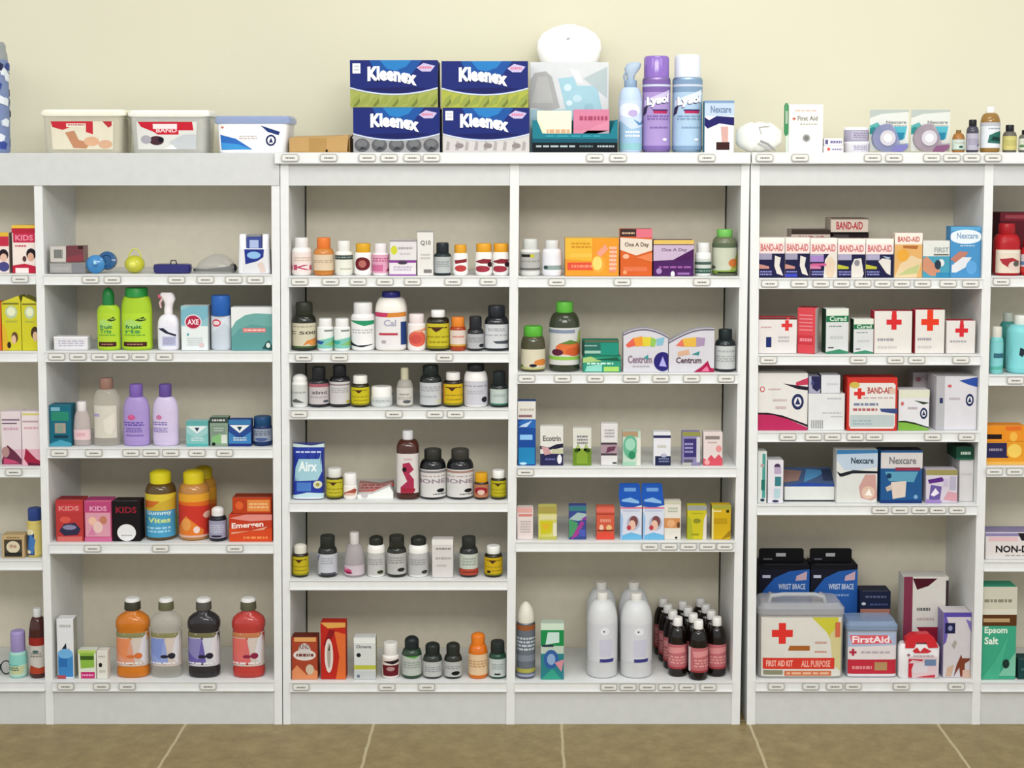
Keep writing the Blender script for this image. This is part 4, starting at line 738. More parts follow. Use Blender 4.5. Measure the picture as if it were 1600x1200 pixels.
bot('C2', 587, 636, 455, 'large white jug with navy cap and red-orange band', 'e8e4dc', '2c2a7c', 'dfdcdc', [P([(0, .86), (.5, .84), (.5, .96), (0, .98)], 'c03c60'), P([(.4, .84), (1, .86), (1, .98), (.45, .96)], 'd08438'), T('Cal', .3, .6, .7, .78, 'a8a8bc'), R(.84, .1, 1, .72, '24407c'), R(.15, .36, .75, .42, 'b8384c'), E(.3, .18, .08, .05, 'b0a8a8')], caph=.1, capr=.58, shd=.68, lz=(.03, .74), neck=.6, n=3)
bot('C2', 637, 665, 490, 'white bottle with coral red circle', 'ece8e6', 'e8dcdc', 'e8e0dc', [E(.55, .42, .32, .34, 'd86450'), E(.5, .4, .18, .2, 'c85048'), P([(.4, .75), (.9, .9), (1, .8), (.6, .7)], 'dc9c80')], caph=.26, capr=.84, shd=.72, lz=(.05, .7), neck=.8)
def ylab(): return [R(0, .0, 1, .1, '8f8a20'), P([(.34, .86), (.62, .86), (.48, .66)], '4a2a1a'), L(.24, .8, .8, .88, 1, '5a3c18'), L(.2, .42, .85, .52, 1, '9c8c20'), L(.3, .2, .8, .32, 1, '9c8c20')]
bot('C2', 667, 702, 484, 'black bottle with white cap and wide yellow label', '24200e', 'efefec', 'c2b62c', ylab(), caph=.17, capr=.62, shd=.72, lz=(.06, .68), bk='gloss', n=2.6)
bot('C2', 703, 728, 495, 'small amber bottle with orange cap', 'a8401c', 'e08430', 'd8c8be', [L(.3, .5, .75, .7, 1, 'c87a6a'), R(0, 0, 1, .12, 'c89a40')], caph=.28, capr=.82, shd=.62, lz=(.14, .62), neck=.78, bk='gloss')
bot('C2', 730, 756, 494, 'small black bottle with pale grey label', '202226', '2a2c30', 'b0b2b4', [L(.2, .4, .8, .8, 3, '8a8c90'), E(.75, .2, .12, .12, '20242c')], caph=.36, capr=.74, shd=.5, lz=(.06, .56), bk='gloss')
bot('C2', 757, 796, 477, 'large black bottle with white label by the divider', '1a1d22', '2a2e34', 'cacccf', [L(.3, .7, .7, .85, 2, '9c9ea4'), L(.2, .5, .8, .6, 1, 'a8aab0'), P([(.45, .3), (.85, .34), (.8, .18), (.5, .2)], '4a5058')], caph=.24, capr=.7, shd=.6, lz=(.06, .66), bk='gloss', n=2.6)

bot('C3', 453, 481, 584, 'white bottle with domed white cap at the left post', 'e6e6e2', 'e8e8e4', 'cdcfcb', [L(.2, .55, .8, .7, 1, 'a4a6a2'), P([(.2, .2), (.4, .32), (.7, .1), (.3, .12)], '5c605c')], caph=.24, capr=.92, shd=.7, lz=(.08, .68), neck=.88, dome=.6)
bot('C3', 483, 514, 573, 'dark bottle with pink-topped grey label', '24242a', '2a2a2e', 'c4bcbc', [R(0, .84, 1, 1, 'a8606c'), T('zinc', .3, .5, .8, .66, '6c6666'), L(.2, .3, .8, .4, 1, 'a49c9c'), E(.75, .14, .1, .06, '4c5058')], caph=.3, capr=.66, shd=.6, lz=(.08, .66), bk='gloss')
bot('C3', 515, 547, 570, 'black bottle with pale label beside the yellow-labelled one', '1e1f22', '242529', 'c9c6c6', [R(.1, .84, 1, .9, '8c7a80'), L(.25, .5, .8, .75, 3, 'a8a4a8'), E(.8, .1, .1, .06, 'a8a02c')], caph=.26, capr=.64, shd=.62, lz=(.08, .68), bk='gloss')
bot('C3', 549, 577, 586, 'small yellow-labelled bottle with white cap, left of two', '2c2810', 'efeee8', 'c4b820', ylab(), caph=.25, capr=.8, shd=.64, lz=(.03, .66), bk='gloss')
bot('C3', 580, 613, 603, 'low white jar with wide white lid', 'dadcda', 'ecebe8', 'cfd3d3', [L(.2, .3, .8, .7, 2, '9ca4a6')], caph=.46, capr=.98, shd=.5, lz=(.08, .5), neck=.9, name='ointment_jar', cat='jar', ribs=1)
bot('C3', 620, 645, 574, 'small clear bottle with tall cream cap', 'c9c6bc', 'cfcaae', 'cdcac2', [L(.3, .55, .7, .7, 1, '8c8880'), E(.6, .2, .15, .1, '5a5c60'), L(.2, .3, .8, .5, 2, 'a8a69c')], caph=.3, capr=.5, shd=.5, lz=(.04, .52), bk='film')
bot('C3', 656, 690, 570, 'tall dark green bottle with grey label, left of the yellow one', '1f2625', '28302e', 'c2c5c8', [L(.2, .6, .8, .85, 3, '9ca0a8'), P([(.6, .1), (.9, .14), (.9, .3)], 'c8cc90'), L(.1, .3, .7, .45, 1, 'a8acb4')], caph=.24, capr=.72, shd=.6, lz=(.06, .66), bk='gloss')
bot('C3', 693, 723, 581, 'yellow-labelled bottle with white cap, right of two', '281c10', 'efeeea', 'd0ae20', ylab()+[R(0, 0, .2, 1, 'c87a20')], caph=.22, capr=.74, shd=.68, lz=(.04, .72), bk='gloss')
bot('C3', 725, 762, 568, 'large white bottle with black cap and black spot', 'eceae8', '26282c', 'c4c4cc', [L(.15, .75, .85, .84, 1, '9a9aa4'), L(.25, .45, .7, .62, 2, 'b0b0b8'), E(.74, .22, .09, .12, '2c2430')], caph=.17, capr=.72, shd=.62, lz=(.05, .62), neck=.7)
bot('C3', 766, 796, 580, 'dark green bottle with pale mint label by the divider', '1c2424', '222a2c', 'bcc8c2', [L(.3, .5, .7, .7, 2, '98a4a0'), R(0, 0, 1, .1, '3c7a60')], caph=.36, capr=.68, shd=.52, lz=(.06, .6), bk='gloss')

# blue pouch
xc, w_, zb, h = place('C4', 454, 506, 694, .015, .05)
root = thing('supplement_pouch', 'blue and white stand-up pouch with green tint panel, '+PHR['C4'], 'pouch', (xc, .04, zb))
rg = [(0, w_*.46, .024, 4), (.004, w_*.49, .025, 4), (h*.3, w_*.5, .02, 3.5), (h*.7, w_*.49, .011, 3.5), (h*.92, w_*.49, .003, 4), (h, w_*.49, .0015, 5)]
m = M(); m.loft(rg, ('2e3a94', 'film'), 48); m.obj('pouch_body', root)
m = M(); m.art([P([(.0, 1), (.6, .96), (1, 1), (1, .93), (.5, .9), (0, .94)], 'c8dcd8'), R(.02, .0, .98, .93, '24389c'), P([(.1, .56), (.2, .72), (.85, .72), (.9, .84), (.94, .5), (.8, .34), (.08, .32)], '9cc4d0'), T('Airx', .2, .5, .78, .68, 'e4ecec'), L(.1, .82, .9, .87, 1, 'c4cce8'), R(.15, .14, .6, .3, '4878c0'), E(.8, .26, .14, .07, 'cfd0b0'), E(.8, .26, .06, .03, '98944c'), P([(0, .0), (1, 0), (1, .1), (.5, .12), (0, .06)], 'b8d4dc'), R(0, .0, 1, .03, 'dce4e8')], wrapfn(rg, .002, h*.985, 180, .0006), 1, True); m.obj('printed_front', root)
bot('C4', 510, 536, 731, 'small bottle with white cap and olive yellow label, left end', '3c3a14', 'e2e2dc', 'c0b832', ylab(), caph=.28, capr=.82, shd=.66, lz=(.03, .68), bk='gloss')
bot('C4', 537, 558, 739, 'small white bottle with tall white cap and red-brown print', 'ecebe8', 'efeeec', 'ece4dc', [P([(.2, .4), (.7, .85), (.85, .7), (.7, .2), (.2, .2)], 'a85040'), E(.5, .3, .25, .14, 'd8b8a8')], caph=.46, capr=.94, shd=.5, lz=(.04, .5), neck=.88)
xc, w_, zb, h = place('C4', 558, 614, 759, .02, .08)
root = thing('sachet_pile', 'flat white and red-striped sachet lying down, '+PHR['C4'], 'sachet', (xc, .06, zb))
m = M(); m.prism([(-w_/2, 0), (w_/2, 0), (w_/2, h*.5), (w_*.4, h*.9), (-w_*.1, h*.35), (-w_/2, h*.3)], -.035, .0, ('e8ebe6', 'paper')); m.art([E(.2, .25, .1, .2, 'c4c0c0')], lambda u, v, k: (-w_/2+u*w_, -.0352-k*.0001, v*h), 1); m.obj('front_sachet', root)
m = M(); m.prism([(-w_/2, 0), (w_*.45, 0), (w_*.45, h), (w_*.1, h*.8), (-w_/2, h*.95)], .002, .035, ('b0807c', 'paper')); m.art([L(.05, .5, .95, .9, 2, '90504c'), P([(0, .3), (.5, .5), (1, .95), (1, .8), (.4, .3)], 'c84a48')], lambda u, v, k: (-w_/2+u*w_, .0018-k*.0001, v*h), 1); m.obj('back_sachet', root)
bot('C4', 620, 655, 672, 'tall brown bottle with white cap and red fruit label', '4c2418', 'e6e6e8', 'd4cfcc', [P([(.3, .75), (.6, .78), (.8, .6), (.6, .5), (.8, .35), (.8, .0), (.2, .0), (.2, .15), (.5, .3), (.3, .55)], 'a83050'), E(.38, .6, .1, .06, '30141c'), R(.25, .04, .85, .12, 'a02838'), L(.35, .82, .75, .9, 1, 'c8a8ac')], caph=.13, capr=.48, shd=.74, lz=(.1, .68), bk='gloss', n=3.2, neck=.5, span=180)
for x0, x1, side_ in ((656, 697, 'left'), (698, 740, 'right')):
    bot('C4', x0, x1, 701, 'large black bottle with white label and black dot, '+side_+' of two', '15171a', '33352f' if side_ == 'left' else '3e3c38', 'd3d2d0', [T('BONE', .12, .5, .82, .66, '9a8a96'), R(.1, .88, .9, .96, 'a88478' if side_ == 'right' else '8a8688'), L(.15, .72, .85, .8, 1, 'b8a4a4'), E(.7, .24, .1, .07, '181a1c'), L(.5, .08, .85, .15, 1, '5c5c58')], caph=.2, capr=.66, shd=.62, lz=(.05, .62), bk='gloss')
bot('C4', 741, 763, 738, 'small dark bottle with gold cap and red-brown label', '2c1c14', 'd8a01c', 'b47858', [E(.5, .5, .3, .3, '9c2430'), E(.5, .4, .15, .2, 'd8b8a8')], caph=.34, capr=.9, shd=.6, lz=(.03, .58), neck=.8, bk='gloss')
bot('C4', 767, 791, 734, 'small bottle with white cap and yellow label, right end', '28260e', 'eeeeea', 'b8b022', ylab(), caph=.26, capr=.82, shd=.66, lz=(.03, .68), bk='gloss')

bot('C5', 455, 482, 849, 'small yellow-labelled bottle with cream cap, left end', '2a260e', 'dcd8cc', 'bfae22', ylab()+[R(0, 0, .14, 1, 'b05c1c')], caph=.28, capr=.8, shd=.64, lz=(.04, .68), bk='gloss', dome=.3)
bot('C5', 497, 527, 836, 'black-capped bottle with lilac-grey label', '262a26', '2c302c', 'c2c5cc', [L(.3, .5, .7, .85, 3, 'a0a4ac'), P([(.05, .8), (.3, 1), (.2, .6)], '8088a8'), R(.3, .0, .8, .1, '50505c')], caph=.28, capr=.76, shd=.58, lz=(.07, .62), bk='gloss')
bot('C5', 538, 570, 831, 'clear tapered bottle with white cap and magenta print', 'c4bcc0', 'd8d4d2', 'c9bcc4', [E(.25, .45, .2, .25, 'c84a7c'), E(.35, .25, .12, .12, '8c1c44'), E(.2, .62, .12, .12, 'dc90b0')], caph=.26, capr=.46, shd=.28, lz=(.05, .46), bk='film')
bot('C5', 574, 602, 836, 'white bottle with black cap, left of two', 'ecebe6', '2a2c26', 'bfbfbc', [L(.2, .45, .75, .75, 3, '98989c'), E(.66, .14, .11, .08, '3a3c28')], caph=.22, capr=.78, shd=.66, lz=(.05, .6), dome=.4, neck=.72)
bot('C5', 605, 635, 836, 'dark-shouldered bottle with black cap between two white bottles', '22251e', '2e302a', 'b9b9b6', [L(.2, .5, .75, .85, 3, '90908c'), E(.66, .22, .12, .09, '2c2e2a')], caph=.28, capr=.78, shd=.6, lz=(.08, .62), bk='gloss')
bot('C5', 638, 670, 836, 'white bottle with black cap, right of two', 'ecebe6', '2a2c28', 'bcbcbc', [L(.2, .45, .75, .75, 3, '98989c'), E(.7, .14, .1, .08, '3c3e3a')], caph=.22, capr=.76, shd=.66, lz=(.05, .6), dome=.4, neck=.72)
bx('C5', 675, 708, 843, 'white box with grey lettering', 'd2cfcc', [R(0, .86, 1, 1, 'e0deda'), L(.15, .72, .9, .8, 1, '8c8a88'), L(.15, .46, .9, .56, 1, 'aaa8a4'), L(.2, .28, .7, .36, 1, 'b8b6b2')], dp=.035)
bot('C5', 718, 747, 838, 'black-capped bottle with mint label and red base band', '252824', '303230', 'c0c8bc', [R(0, 0, 1, .3, 'b04a38'), L(.3, .45, .75, .85, 3, '9ca49c'), L(.3, .1, .8, .2, 1, '742820')], caph=.26, capr=.74, shd=.6, lz=(.05, .64), bk='gloss')
bot('C5', 757, 785, 852, 'yellow-labelled bottle with white cap, right end', '24220c', 'eeeeea', 'c8a61c', ylab()+[E(.35, .2, .07, .07, '2c1c10')], caph=.24, capr=.76, shd=.66, lz=(.04, .7), bk='gloss')

bx('C6', 455, 496, 996, 'rust and white box with cross-shaped white logo', 'a8452c', [R(.1, .9, .95, 1, 'd8a060'), E(.5, .58, .44, .13, 'd9d2ca'), E(.5, .68, .24, .18, 'cfc8c4'), T('KIND', .3, .72, .7, .84, '8c6c68'), L(.15, .52, .85, .64, 1, '7a4038'), P([(0, .0), (1, 0), (1, .2), (.7, .3), (.6, .1), (.2, .34), (0, .2)], 'd88a5c'), E(.7, .24, .16, .12, 'c8b8a0')], top='6c2a1c', dp=.045)
bx('C6', 501, 540, 973, 'tall red and orange box with vertical white oval', 'b8281e', [P([(0, 1), (1, 1), (1, .92), (.3, .9)], 'd8a050'), P([(.55, .85), (1, .8), (1, 0), (.6, .0), (.75, .4)], 'd86a34'), P([(.1, .6), (.35, .88), (.6, .86), (.3, .6)], '8c1c20'), E(.33, .42, .17, .3, 'dccfc8'), E(.33, .42, .07, .22, 'a8a094'), P([(.3, .52), (.4, .64), (.36, .5)], '3a3c28')], dp=.04)
bx('C6', 553, 587, 996, 'white box with green stripe and small black heart', 'd0d3d0', [R(0, .86, 1, .98, 'e2e4e0'), T('Omega', .1, .72, .8, .82, '74787c'), E(.22, .58, .1, .05, '1c2024'), R(.0, .24, 1, .34, 'b8bc44'), R(.0, .0, 1, .2, 'c0c4c4'), E(.2, .08, .07, .04, '6a7484')], side='a8ac80', dp=.035)
bot('C6', 597, 624, 1003, 'small white bottle with dark red label', 'e8e2de', 'e4e2de', 'ddd0c8', [P([(.2, .85), (.85, .95), (.85, .8), (.6, .7)], '2a1a1e'), P([(.2, .65), (.85, .65), (.8, .05), (.25, .05)], '6a1c28'), E(.52, .45, .14, .12, 'b08a88')], caph=.34, capr=.86, shd=.6, lz=(.04, .58), neck=.8)
bot('C6', 628, 659, 993, 'tallest green-shouldered bottle with black cap', '2c4430', '20282a', 'b9bfb8', [P([(.3, 1), (.75, 1), (.6, .9)], '58a848'), L(.25, .4, .8, .75, 3, '98a098'), R(0, 0, 1, .06, '3c5a40')], caph=.3, capr=.72, shd=.56, lz=(.06, .6), bk='gloss', dome=.4)
bot('C6', 661, 691, 1003, 'black-capped bottle with plain grey label, left of the spotted one', '2c352e', '262c28', 'bcbebc', [L(.25, .3, .8, .7, 3, '94989a')], caph=.34, capr=.76, shd=.5, lz=(.05, .56), bk='gloss', dome=.3)
bot('C6', 694, 722, 1003, 'black-capped bottle with black spot on its label', '262a26', '2a2e2a', 'b9bab8', [L(.2, .5, .8, .75, 2, '94989a'), E(.6, .24, .14, .14, '141816')], caph=.34, capr=.76, shd=.5, lz=(.05, .56), bk='gloss', dome=.3)
bot('C6', 732, 762, 988, 'orange bottle with orange cap', 'd87018', 'e07a24', 'dcc09c', [L(.2, .4, .85, .75, 3, 'c09868'), R(0, 0, 1, .06, 'd06c18')], caph=.26, capr=.72, shd=.56, lz=(.06, .62), bk='gloss', dome=.3)
bot('C6', 764, 792, 1001, 'dark green capped bottle with white label by the divider', '1c4c38', '2a3432', 'c2cac8', [L(.3, .4, .7, .75, 3, '9ca8a8'), R(.4, .1, .6, .2, '2a3436')], caph=.32, capr=.8, shd=.56, lz=(.06, .58), bk='gloss')

# ================================================================== middle-right bay
bot('D1', 813, 844, 373, 'white bottle with grey label and black-yellow mark', 'dcdcd8', 'd2d4d0', 'b4b4b0', [R(.2, .75, .5, .9, '24261c'), R(.5, .72, .62, .9, 'c4bc40'), L(.15, .45, .85, .6, 1, '9a9a94'), R(.1, .05, .9, .16, '6c6c6a')], caph=.28, capr=.74, shd=.66, lz=(.14, .64), neck=.7)
bot('D1', 847, 878, 375, 'plain white bottle with small grey-green rectangle', 'e6e4e8', 'd8dad8', 'e2e2e8', [R(.25, .15, .85, .4, '90a4a0'), E(.3, .28, .08, .1, '3c5050')], caph=.24, capr=.7, shd=.66, lz=(.1, .6), neck=.66)
bx('D1', 883, 967, 372, 'wide orange vitamin drink box with cut orange fruit', 'e0942c', [P([(0, 1), (.5, 1), (.5, .4), (0, .45)], 'e0b03c'), L(.1, .72, .48, .9, 2, 'c88a24'), R(.04, .16, .52, .36, 'd8503c'), L(.1, .2, .5, .32, 1, 'e88a6c'), R(.1, .5, .5, .6, 'e8b84c'), E(.62, .32, .13, .24, 'e8a03c'), E(.6, .34, .09, .18, 'eccc70'), P([(.58, .6), (.75, .85), (.8, .7), (.66, .5)], 'e89880'), P([(.82, .1), (.95, .1), (.95, .8), (.85, .7)], 'e08868'), L(.82, .15, .96, .8, 6, 'f0c0a0')], dp=.06, top='e8c060')
bx('D1', 969, 1019, 358, 'tall orange vitamin box with cream panel and pink top', 'cf5f28', [R(0, .84, .5, 1, '3c2c28'), L(.05, .88, .45, .95, 1, 'c9a890'), R(.5, .82, 1, 1, 'd87080'), P([(0, .82), (1, .78), (1, .55), (.5, .44), (0, .56)], 'dccfc0'), T('One A Day', .14, .6, .9, .72, '6c5c50'), E(.18, .42, .1, .05, 'f0b090'), R(.1, .1, .85, .2, 'd87048'), P([(.5, .4), (1, .5), (1, .3)], 'e08050'), E(.15, .08, .06, .04, 'f0a070')], dp=.05, top='c04a30')
bx('D1', 1021, 1084, 375, 'purple and lilac vitamin box with gold top stripe', '4c2060', [R(0, .88, 1, 1, 'd8b860'), P([(0, .86), (1, .86), (1, .72), (.6, .46), (0, .42)], 'c4b0c8'), T('One A Day', .2, .66, .84, .78, '7c6484'), P([(.5, .46), (1, .76), (1, .5), (.7, .42)], '4c1c58'), L(.1, .2, .95, .3, 1, '9a5ca0'), E(.14, .14, .07, .08, 'a888b8'), E(.48, .06, .05, .08, 'e8e0e8'), R(.6, .04, .9, .1, '9a6cac')], dp=.05)
bot('D1', 1086, 1111, 379, 'small white bottle with dark green striped label', 'e6e8e6', 'e2e4e2', 'c9cfca', [R(0, .0, 1, .35, '3c5c50'), R(0, .6, 1, .8, '4a6058'), L(.1, .1, .9, .25, 1, '8ca89c')], caph=.3, capr=.8, shd=.66, lz=(.08, .52), neck=.76)
bot('D1', 1113, 1154, 358, 'large bottle with bright green cap and fruit label', '6c7458', '74c05c', 'c4c8b4', [R(0, .86, 1, 1, '5c6c54'), P([(.6, .1), (1, .2), (1, .8), (.8, .6)], 'a0a83c'), E(.7, .35, .14, .14, 'c8743c'), P([(0, .0), (1, 0), (1, .12), (0, .08)], '7c9c3c'), R(.3, .0, .8, .05, '20281c'), E(.15, .2, .1, .06, '5a6458')], caph=.16, capr=.66, shd=.7, lz=(.04, .72), bk='gloss', s=.02)

bot('D2', 814, 852, 509, 'bottle with lime green cap and orange fruit label, shorter of two', '4c4a30', '5cb43c', 'd3ccb4', [E(.72, .35, .2, .16, 'd0803c'), E(.5, .2, .09, .08, '2a1c2c'), P([(0, 0), (1, 0), (1, .08), (0, .14)], 'b8b880'), E(.15, .16, .1, .07, '6c8c3c')], caph=.22, capr=.78, shd=.54, lz=(.05, .5), bk='gloss')
bot('D2', 858, 906, 471, 'tallest bottle with green cap and pumpkin-coloured fruit label', '38402c', '62bc44', 'd0d0cc', [E(.6, .45, .28, .18, 'd4703c'), E(.35, .34, .12, .09, '5c2438'), E(.7, .36, .18, .12, 'c85c30'), P([(.1, .14), (.9, .14), (.9, .22), (.1, .24)], '8cc04c'), P([(.75, .6), (1, .5), (1, .95), (.8, .9)], 'a4b45c'), R(.1, .86, .7, .95, '8490a8'), P([(.4, .58), (.6, .68), (.8, .6), (.6, .56)], '64843c')], caph=.15, capr=.56, shd=.64, lz=(.1, .66), bk='gloss')
q1 = bx('D2', 911, 970, 557, 'low mint and green box, lower of two', '2f9478', [P([(0, .9), (.2, 1), (.5, .7), (0, .6)], 'a8c87c'), P([(.1, .4), (.5, .5), (.5, .05), (.05, .05)], '8cd0c0'), R(.55, .05, .95, .35, 'a4d068'), L(.1, .45, .8, .65, 1, 'c0e4d4'), P([(.3, .8), (.9, .95), (1, .7)], '1c5c44')], dp=.05)
bx('D2', 910, 967, 532, 'low dark green box, upper of two', '1f8064', [R(0, .9, 1, 1, '6c6048'), R(0, .1, .5, .85, '2c6c60'), L(.04, .6, .42, .75, 1, 'a0c0b4'), R(.04, .18, .5, .36, '9cc4b4'), R(.5, .1, .98, .85, '24907c'), R(0, .0, .06, 1, '203c34')], dp=.05, on=q1)
def dome(x0, x1, label, art, flip=1):
    xc, w_, zb, h = place('D2', x0, x1, 513, .015, .045)
    pts = [(-w_/2, 0), (w_/2, 0), (w_/2, h*(.80 if flip == 1 else .98))]
    n = 10
    for i in range(n+1):
        t = i/n; x = w_/2-w_*t
        z = h*(.78+.22*math.sin(PI*(.12+.85*(1-t) if flip == 1 else .15+.8*(1-t))) ** .8)
        if flip != 1: z = h*(.70+.3*math.sin(PI/2*min(1, (1-t)*1.25)))
        pts.append((x, z))
    m = M(); m.prism(pts, -.0225, .0225, 'cdcbd2', 'b8b6be')
    top = [(p[0]/w_+.5, p[1]/h) for p in pts[3:]]
    m.art([P([(a, b-.015) for a, b in top]+[(a, b-.05) for a, b in top[::-1]], '6a6478')]+art, lambda u, v, k: (-w_/2+u*w_, -.0227-k*.00007, v*h), 1)
    tag(m.obj('vitamin_box', None, (xc, .0375, zb)), label+', '+PHR['D2'], 'box', 'arched vitamin boxes on the second shelf')
sp = [P([(.05, .62), (.22, .78), (.28, .6), (.1, .56)], 'd8604c'), P([(.22, .78), (.42, .82), (.44, .6), (.28, .58)], 'e0963c'), P([(.42, .8), (.62, .8), (.6, .6), (.44, .58)], 'd8c83c'), P([(.62, .8), (.74, .74), (.7, .58), (.6, .58)], '90c05c'), P([(.74, .76), (.92, .8), (.88, .62), (.74, .6)], '84b8cc')]
dome(974, 1044, 'arched white box with rainbow stripe and navy oval', sp+[T('Centrum', .1, .2, .64, .38, '8c7488'), L(.2, .1, .6, .16, 1, 'a8a4ac'), P([(.45, .32), (.55, .4), (.56, .28)], '3c9498'), E(.88, .24, .2, .22, '2a2474'), P([(.8, .14), (.88, .36), (.97, .12)], 'a8a4dc'), R(0, 0, .0, 0, 'fff')][:-1])
dome(1045, 1116, 'arched white box with rainbow stripe and magenta corner', [P([(.15, .6), (.3, .76), (.34, .58)], 'd8705c'), P([(.3, .76), (.6, .8), (.6, .58), (.34, .58)], 'dcb048'), P([(.6, .8), (.8, .78), (.78, .6), (.6, .58)], 'a890b0'), P([(.2, .46), (.44, .52), (.46, .4), (.2, .36)], 'd0a88c'), T('Centrum', .16, .2, .72, .34, '5c4450'), P([(.5, .4), (.68, .48), (.66, .38)], '3c8c8c'), P([(.55, 0), (.72, .12), (.86, .26), (.92, .1), (1, .08), (1, 0)], 'a81c4c'), P([(.72, .02), (.84, .14), (.9, .02)], 'd87898')], 2)
bot('D2', 1117, 1150, 514, 'black bottle with large pale label by the post', '1c2628', '222c2e', 'c4c8c8', [L(.2, .7, .8, .85, 1, 'a8acac'), L(.15, .3, .85, .6, 3, 'a4a8a8')], caph=.24, capr=.66, shd=.62, lz=(.07, .68), bk='gloss')

bx('D3', 808, 837, 627, 'tall blue box with white top', '1c4c9c', [R(0, .72, 1, 1, 'd9d6cf'), R(.05, .75, .8, .79, '8c6c70'), L(.1, .84, .9, .9, 1, 'b8b0a4'), P([(0, .66), (.4, .72), (1, .72), (1, .58), (.3, .6)], '2c68b4'), P([(.05, .6), (.3, .64), (.8, .7), (.5, .6)], 'b8d0e8'), R(.12, .4, .82, .48, '8cc0ec'), R(.05, .02, .95, .28, '2484b8'), E(.3, .03, .2, .02, 'b8dcec')], dp=.035, side='b8b8b4')
bx('D3', 844, 880, 666, 'white and navy box with grey script and pink figure', 'dad9d2', [T('Ecotrin', .12, .62, .9, .76, '6c6a66'), P([(0, .5), (.4, .46), (.7, .54), (1, .56), (1, .46), (.5, .4), (0, .42)], '24243c'), R(0, 0, 1, .3, '2a2a54'), P([(.05, .48), (.35, .46), (.5, .3), (.2, .26)], 'c89c9c'), R(.5, .3, 1, .42, 'c4c4a4'), E(.84, .16, .1, .12, 'e0dfe4'), L(.2, .12, .65, .2, 1, '6c6ca8')], dp=.03)
bx('D3', 895, 924, 669, 'white and olive green box', 'd6d6cc', [R(0, .0, 1, .46, '6c8c2c'), P([(.15, .46), (.3, .6), (.5, .3), (.7, .6), (.85, .46)], 'a4b874'), R(.1, .36, .3, .44, '2c4818'), R(.72, .36, .92, .44, '2c4818'), L(.2, .56, .8, .82, 3, '7c7c84'), P([(.2, .3), (.5, .46), (.8, .3), (.8, .05), (.2, .05)], '84a438')], dp=.03)
bx('D3', 939, 965, 662, 'white box with mauve and dark bands', 'd9d7d6', [R(0, .24, 1, .54, 'a8909c'), R(0, .5, .95, .55, '4c3c48'), R(0, .24, .95, .29, '4a3c48'), L(.2, .66, .8, .88, 3, 'a8a4a8'), P([(.3, .3), (.8, .36), (.9, .46), (.4, .44)], '6c3c54'), R(.7, .04, .95, .08, '4c4c50')], dp=.03)
bx('D3', 973, 1001, 674, 'small green box with round mint emblem', 'bcd0c0', [R(0, .84, .85, 1, 'b09474'), E(.42, .55, .4, .34, '68b090'), E(.42, .62, .28, .18, '9cd0b8'), E(.52, .3, .2, .12, '2f8c60'), R(.78, .0, 1, .8, 'd9dad0'), R(0, 0, .7, .1, '9cc8ac')], dp=.03)
bx('D3', 1021, 1048, 675, 'small white and navy box', 'dcdde2', [R(0, .82, 1, .9, '2a2c5c'), R(.1, 0, 1, .28, '24284c'), L(.3, .08, .9, .24, 2, '7c84ac'), L(.2, .5, .75, .64, 1, 'c4c4b8'), E(.6, .3, .18, .06, 'b0b4c8')], dp=.03)
bx('D3', 1066, 1094, 675, 'small violet box with olive top', '8c84ac', [R(0, .88, 1, 1, '94944c'), R(.1, .25, .78, .8, '3c3474'), L(.14, .35, .6, .7, 3, 'a09cc8'), R(.8, .1, 1, .85, 'c9c8cc'), R(.1, .1, .6, .18, '585868'), R(0, 0, .5, .08, 'b8b8ac')], dp=.03)
bx('D3', 1099, 1129, 675, 'small white and pink box by the post', 'dccfcc', [R(.1, .78, .85, .88, '8c8480'), L(.2, .65, .7, .72, 1, 'b8a49c'), P([(0, .0), (1, 0), (1, .2), (.8, .34), (.6, .2), (.4, .32), (.2, .16), (0, .22)], 'd05060'), E(.8, .5, .15, .1, 'dc9090'), E(.2, .1, .14, .08, 'e0a0a0')], dp=.03)

bx('D4', 808, 833, 793, 'small white and pale pink box', 'ddd0cc', [R(0, .84, .95, 1, 'd8a49c'), R(.1, .72, .95, .8, 'd0847c'), L(.2, .2, .85, .6, 5, 'b8b0ac')], dp=.03)
bx('D4', 841, 870, 791, 'small yellow box with white panel', 'cdc96c', [R(0, .78, 1, 1, 'a89c50'), R(.05, .6, 1, .75, 'd4d09c'), P([(.1, .56), (.8, .56), (.7, .2), (.15, .15)], 'c8c024'), P([(.2, .46), (.6, .46), (.5, .3), (.3, .32)], 'd8ac30'), R(0, 0, 1, .08, 'b8b858'), R(.8, .1, 1, .5, 'dad8b8')], dp=.03)
bx('D4', 889, 916, 790, 'small green and purple box', '3c4c90', [R(0, .84, 1, .98, '3c7c80'), P([(0, .6), (.5, .8), (1, .76), (1, .6), (.5, .55)], 'a4bcb8'), P([(0, .6), (.5, .5), (.5, .2), (0, .05)], '4c9868'), P([(.1, 0), (.5, .1), (.9, .5), (.7, .55), (.3, .2)], 'a04090'), R(.6, .1, .95, .3, '4c5cb4'), P([(.7, .6), (1, .7), (1, .56)], '8c3c9c')], dp=.03)
bx('D4', 932, 960, 792, 'small coral red box with pale round marks', 'cc5c44', [R(0, .84, 1, .96, 'd86858'), R(0, .76, 1, .8, 'a83c34'), L(.2, .5, .8, .66, 1, 'e0947c'), E(.28, .36, .12, .1, 'e8c0a8'), E(.7, .36, .16, .09, 'e0b880'), P([(0, .0), (1, 0), (1, .14), (.5, .26), (0, .14)], 'd84c3c'), R(.05, .26, .95, .3, '84301c')], dp=.03)
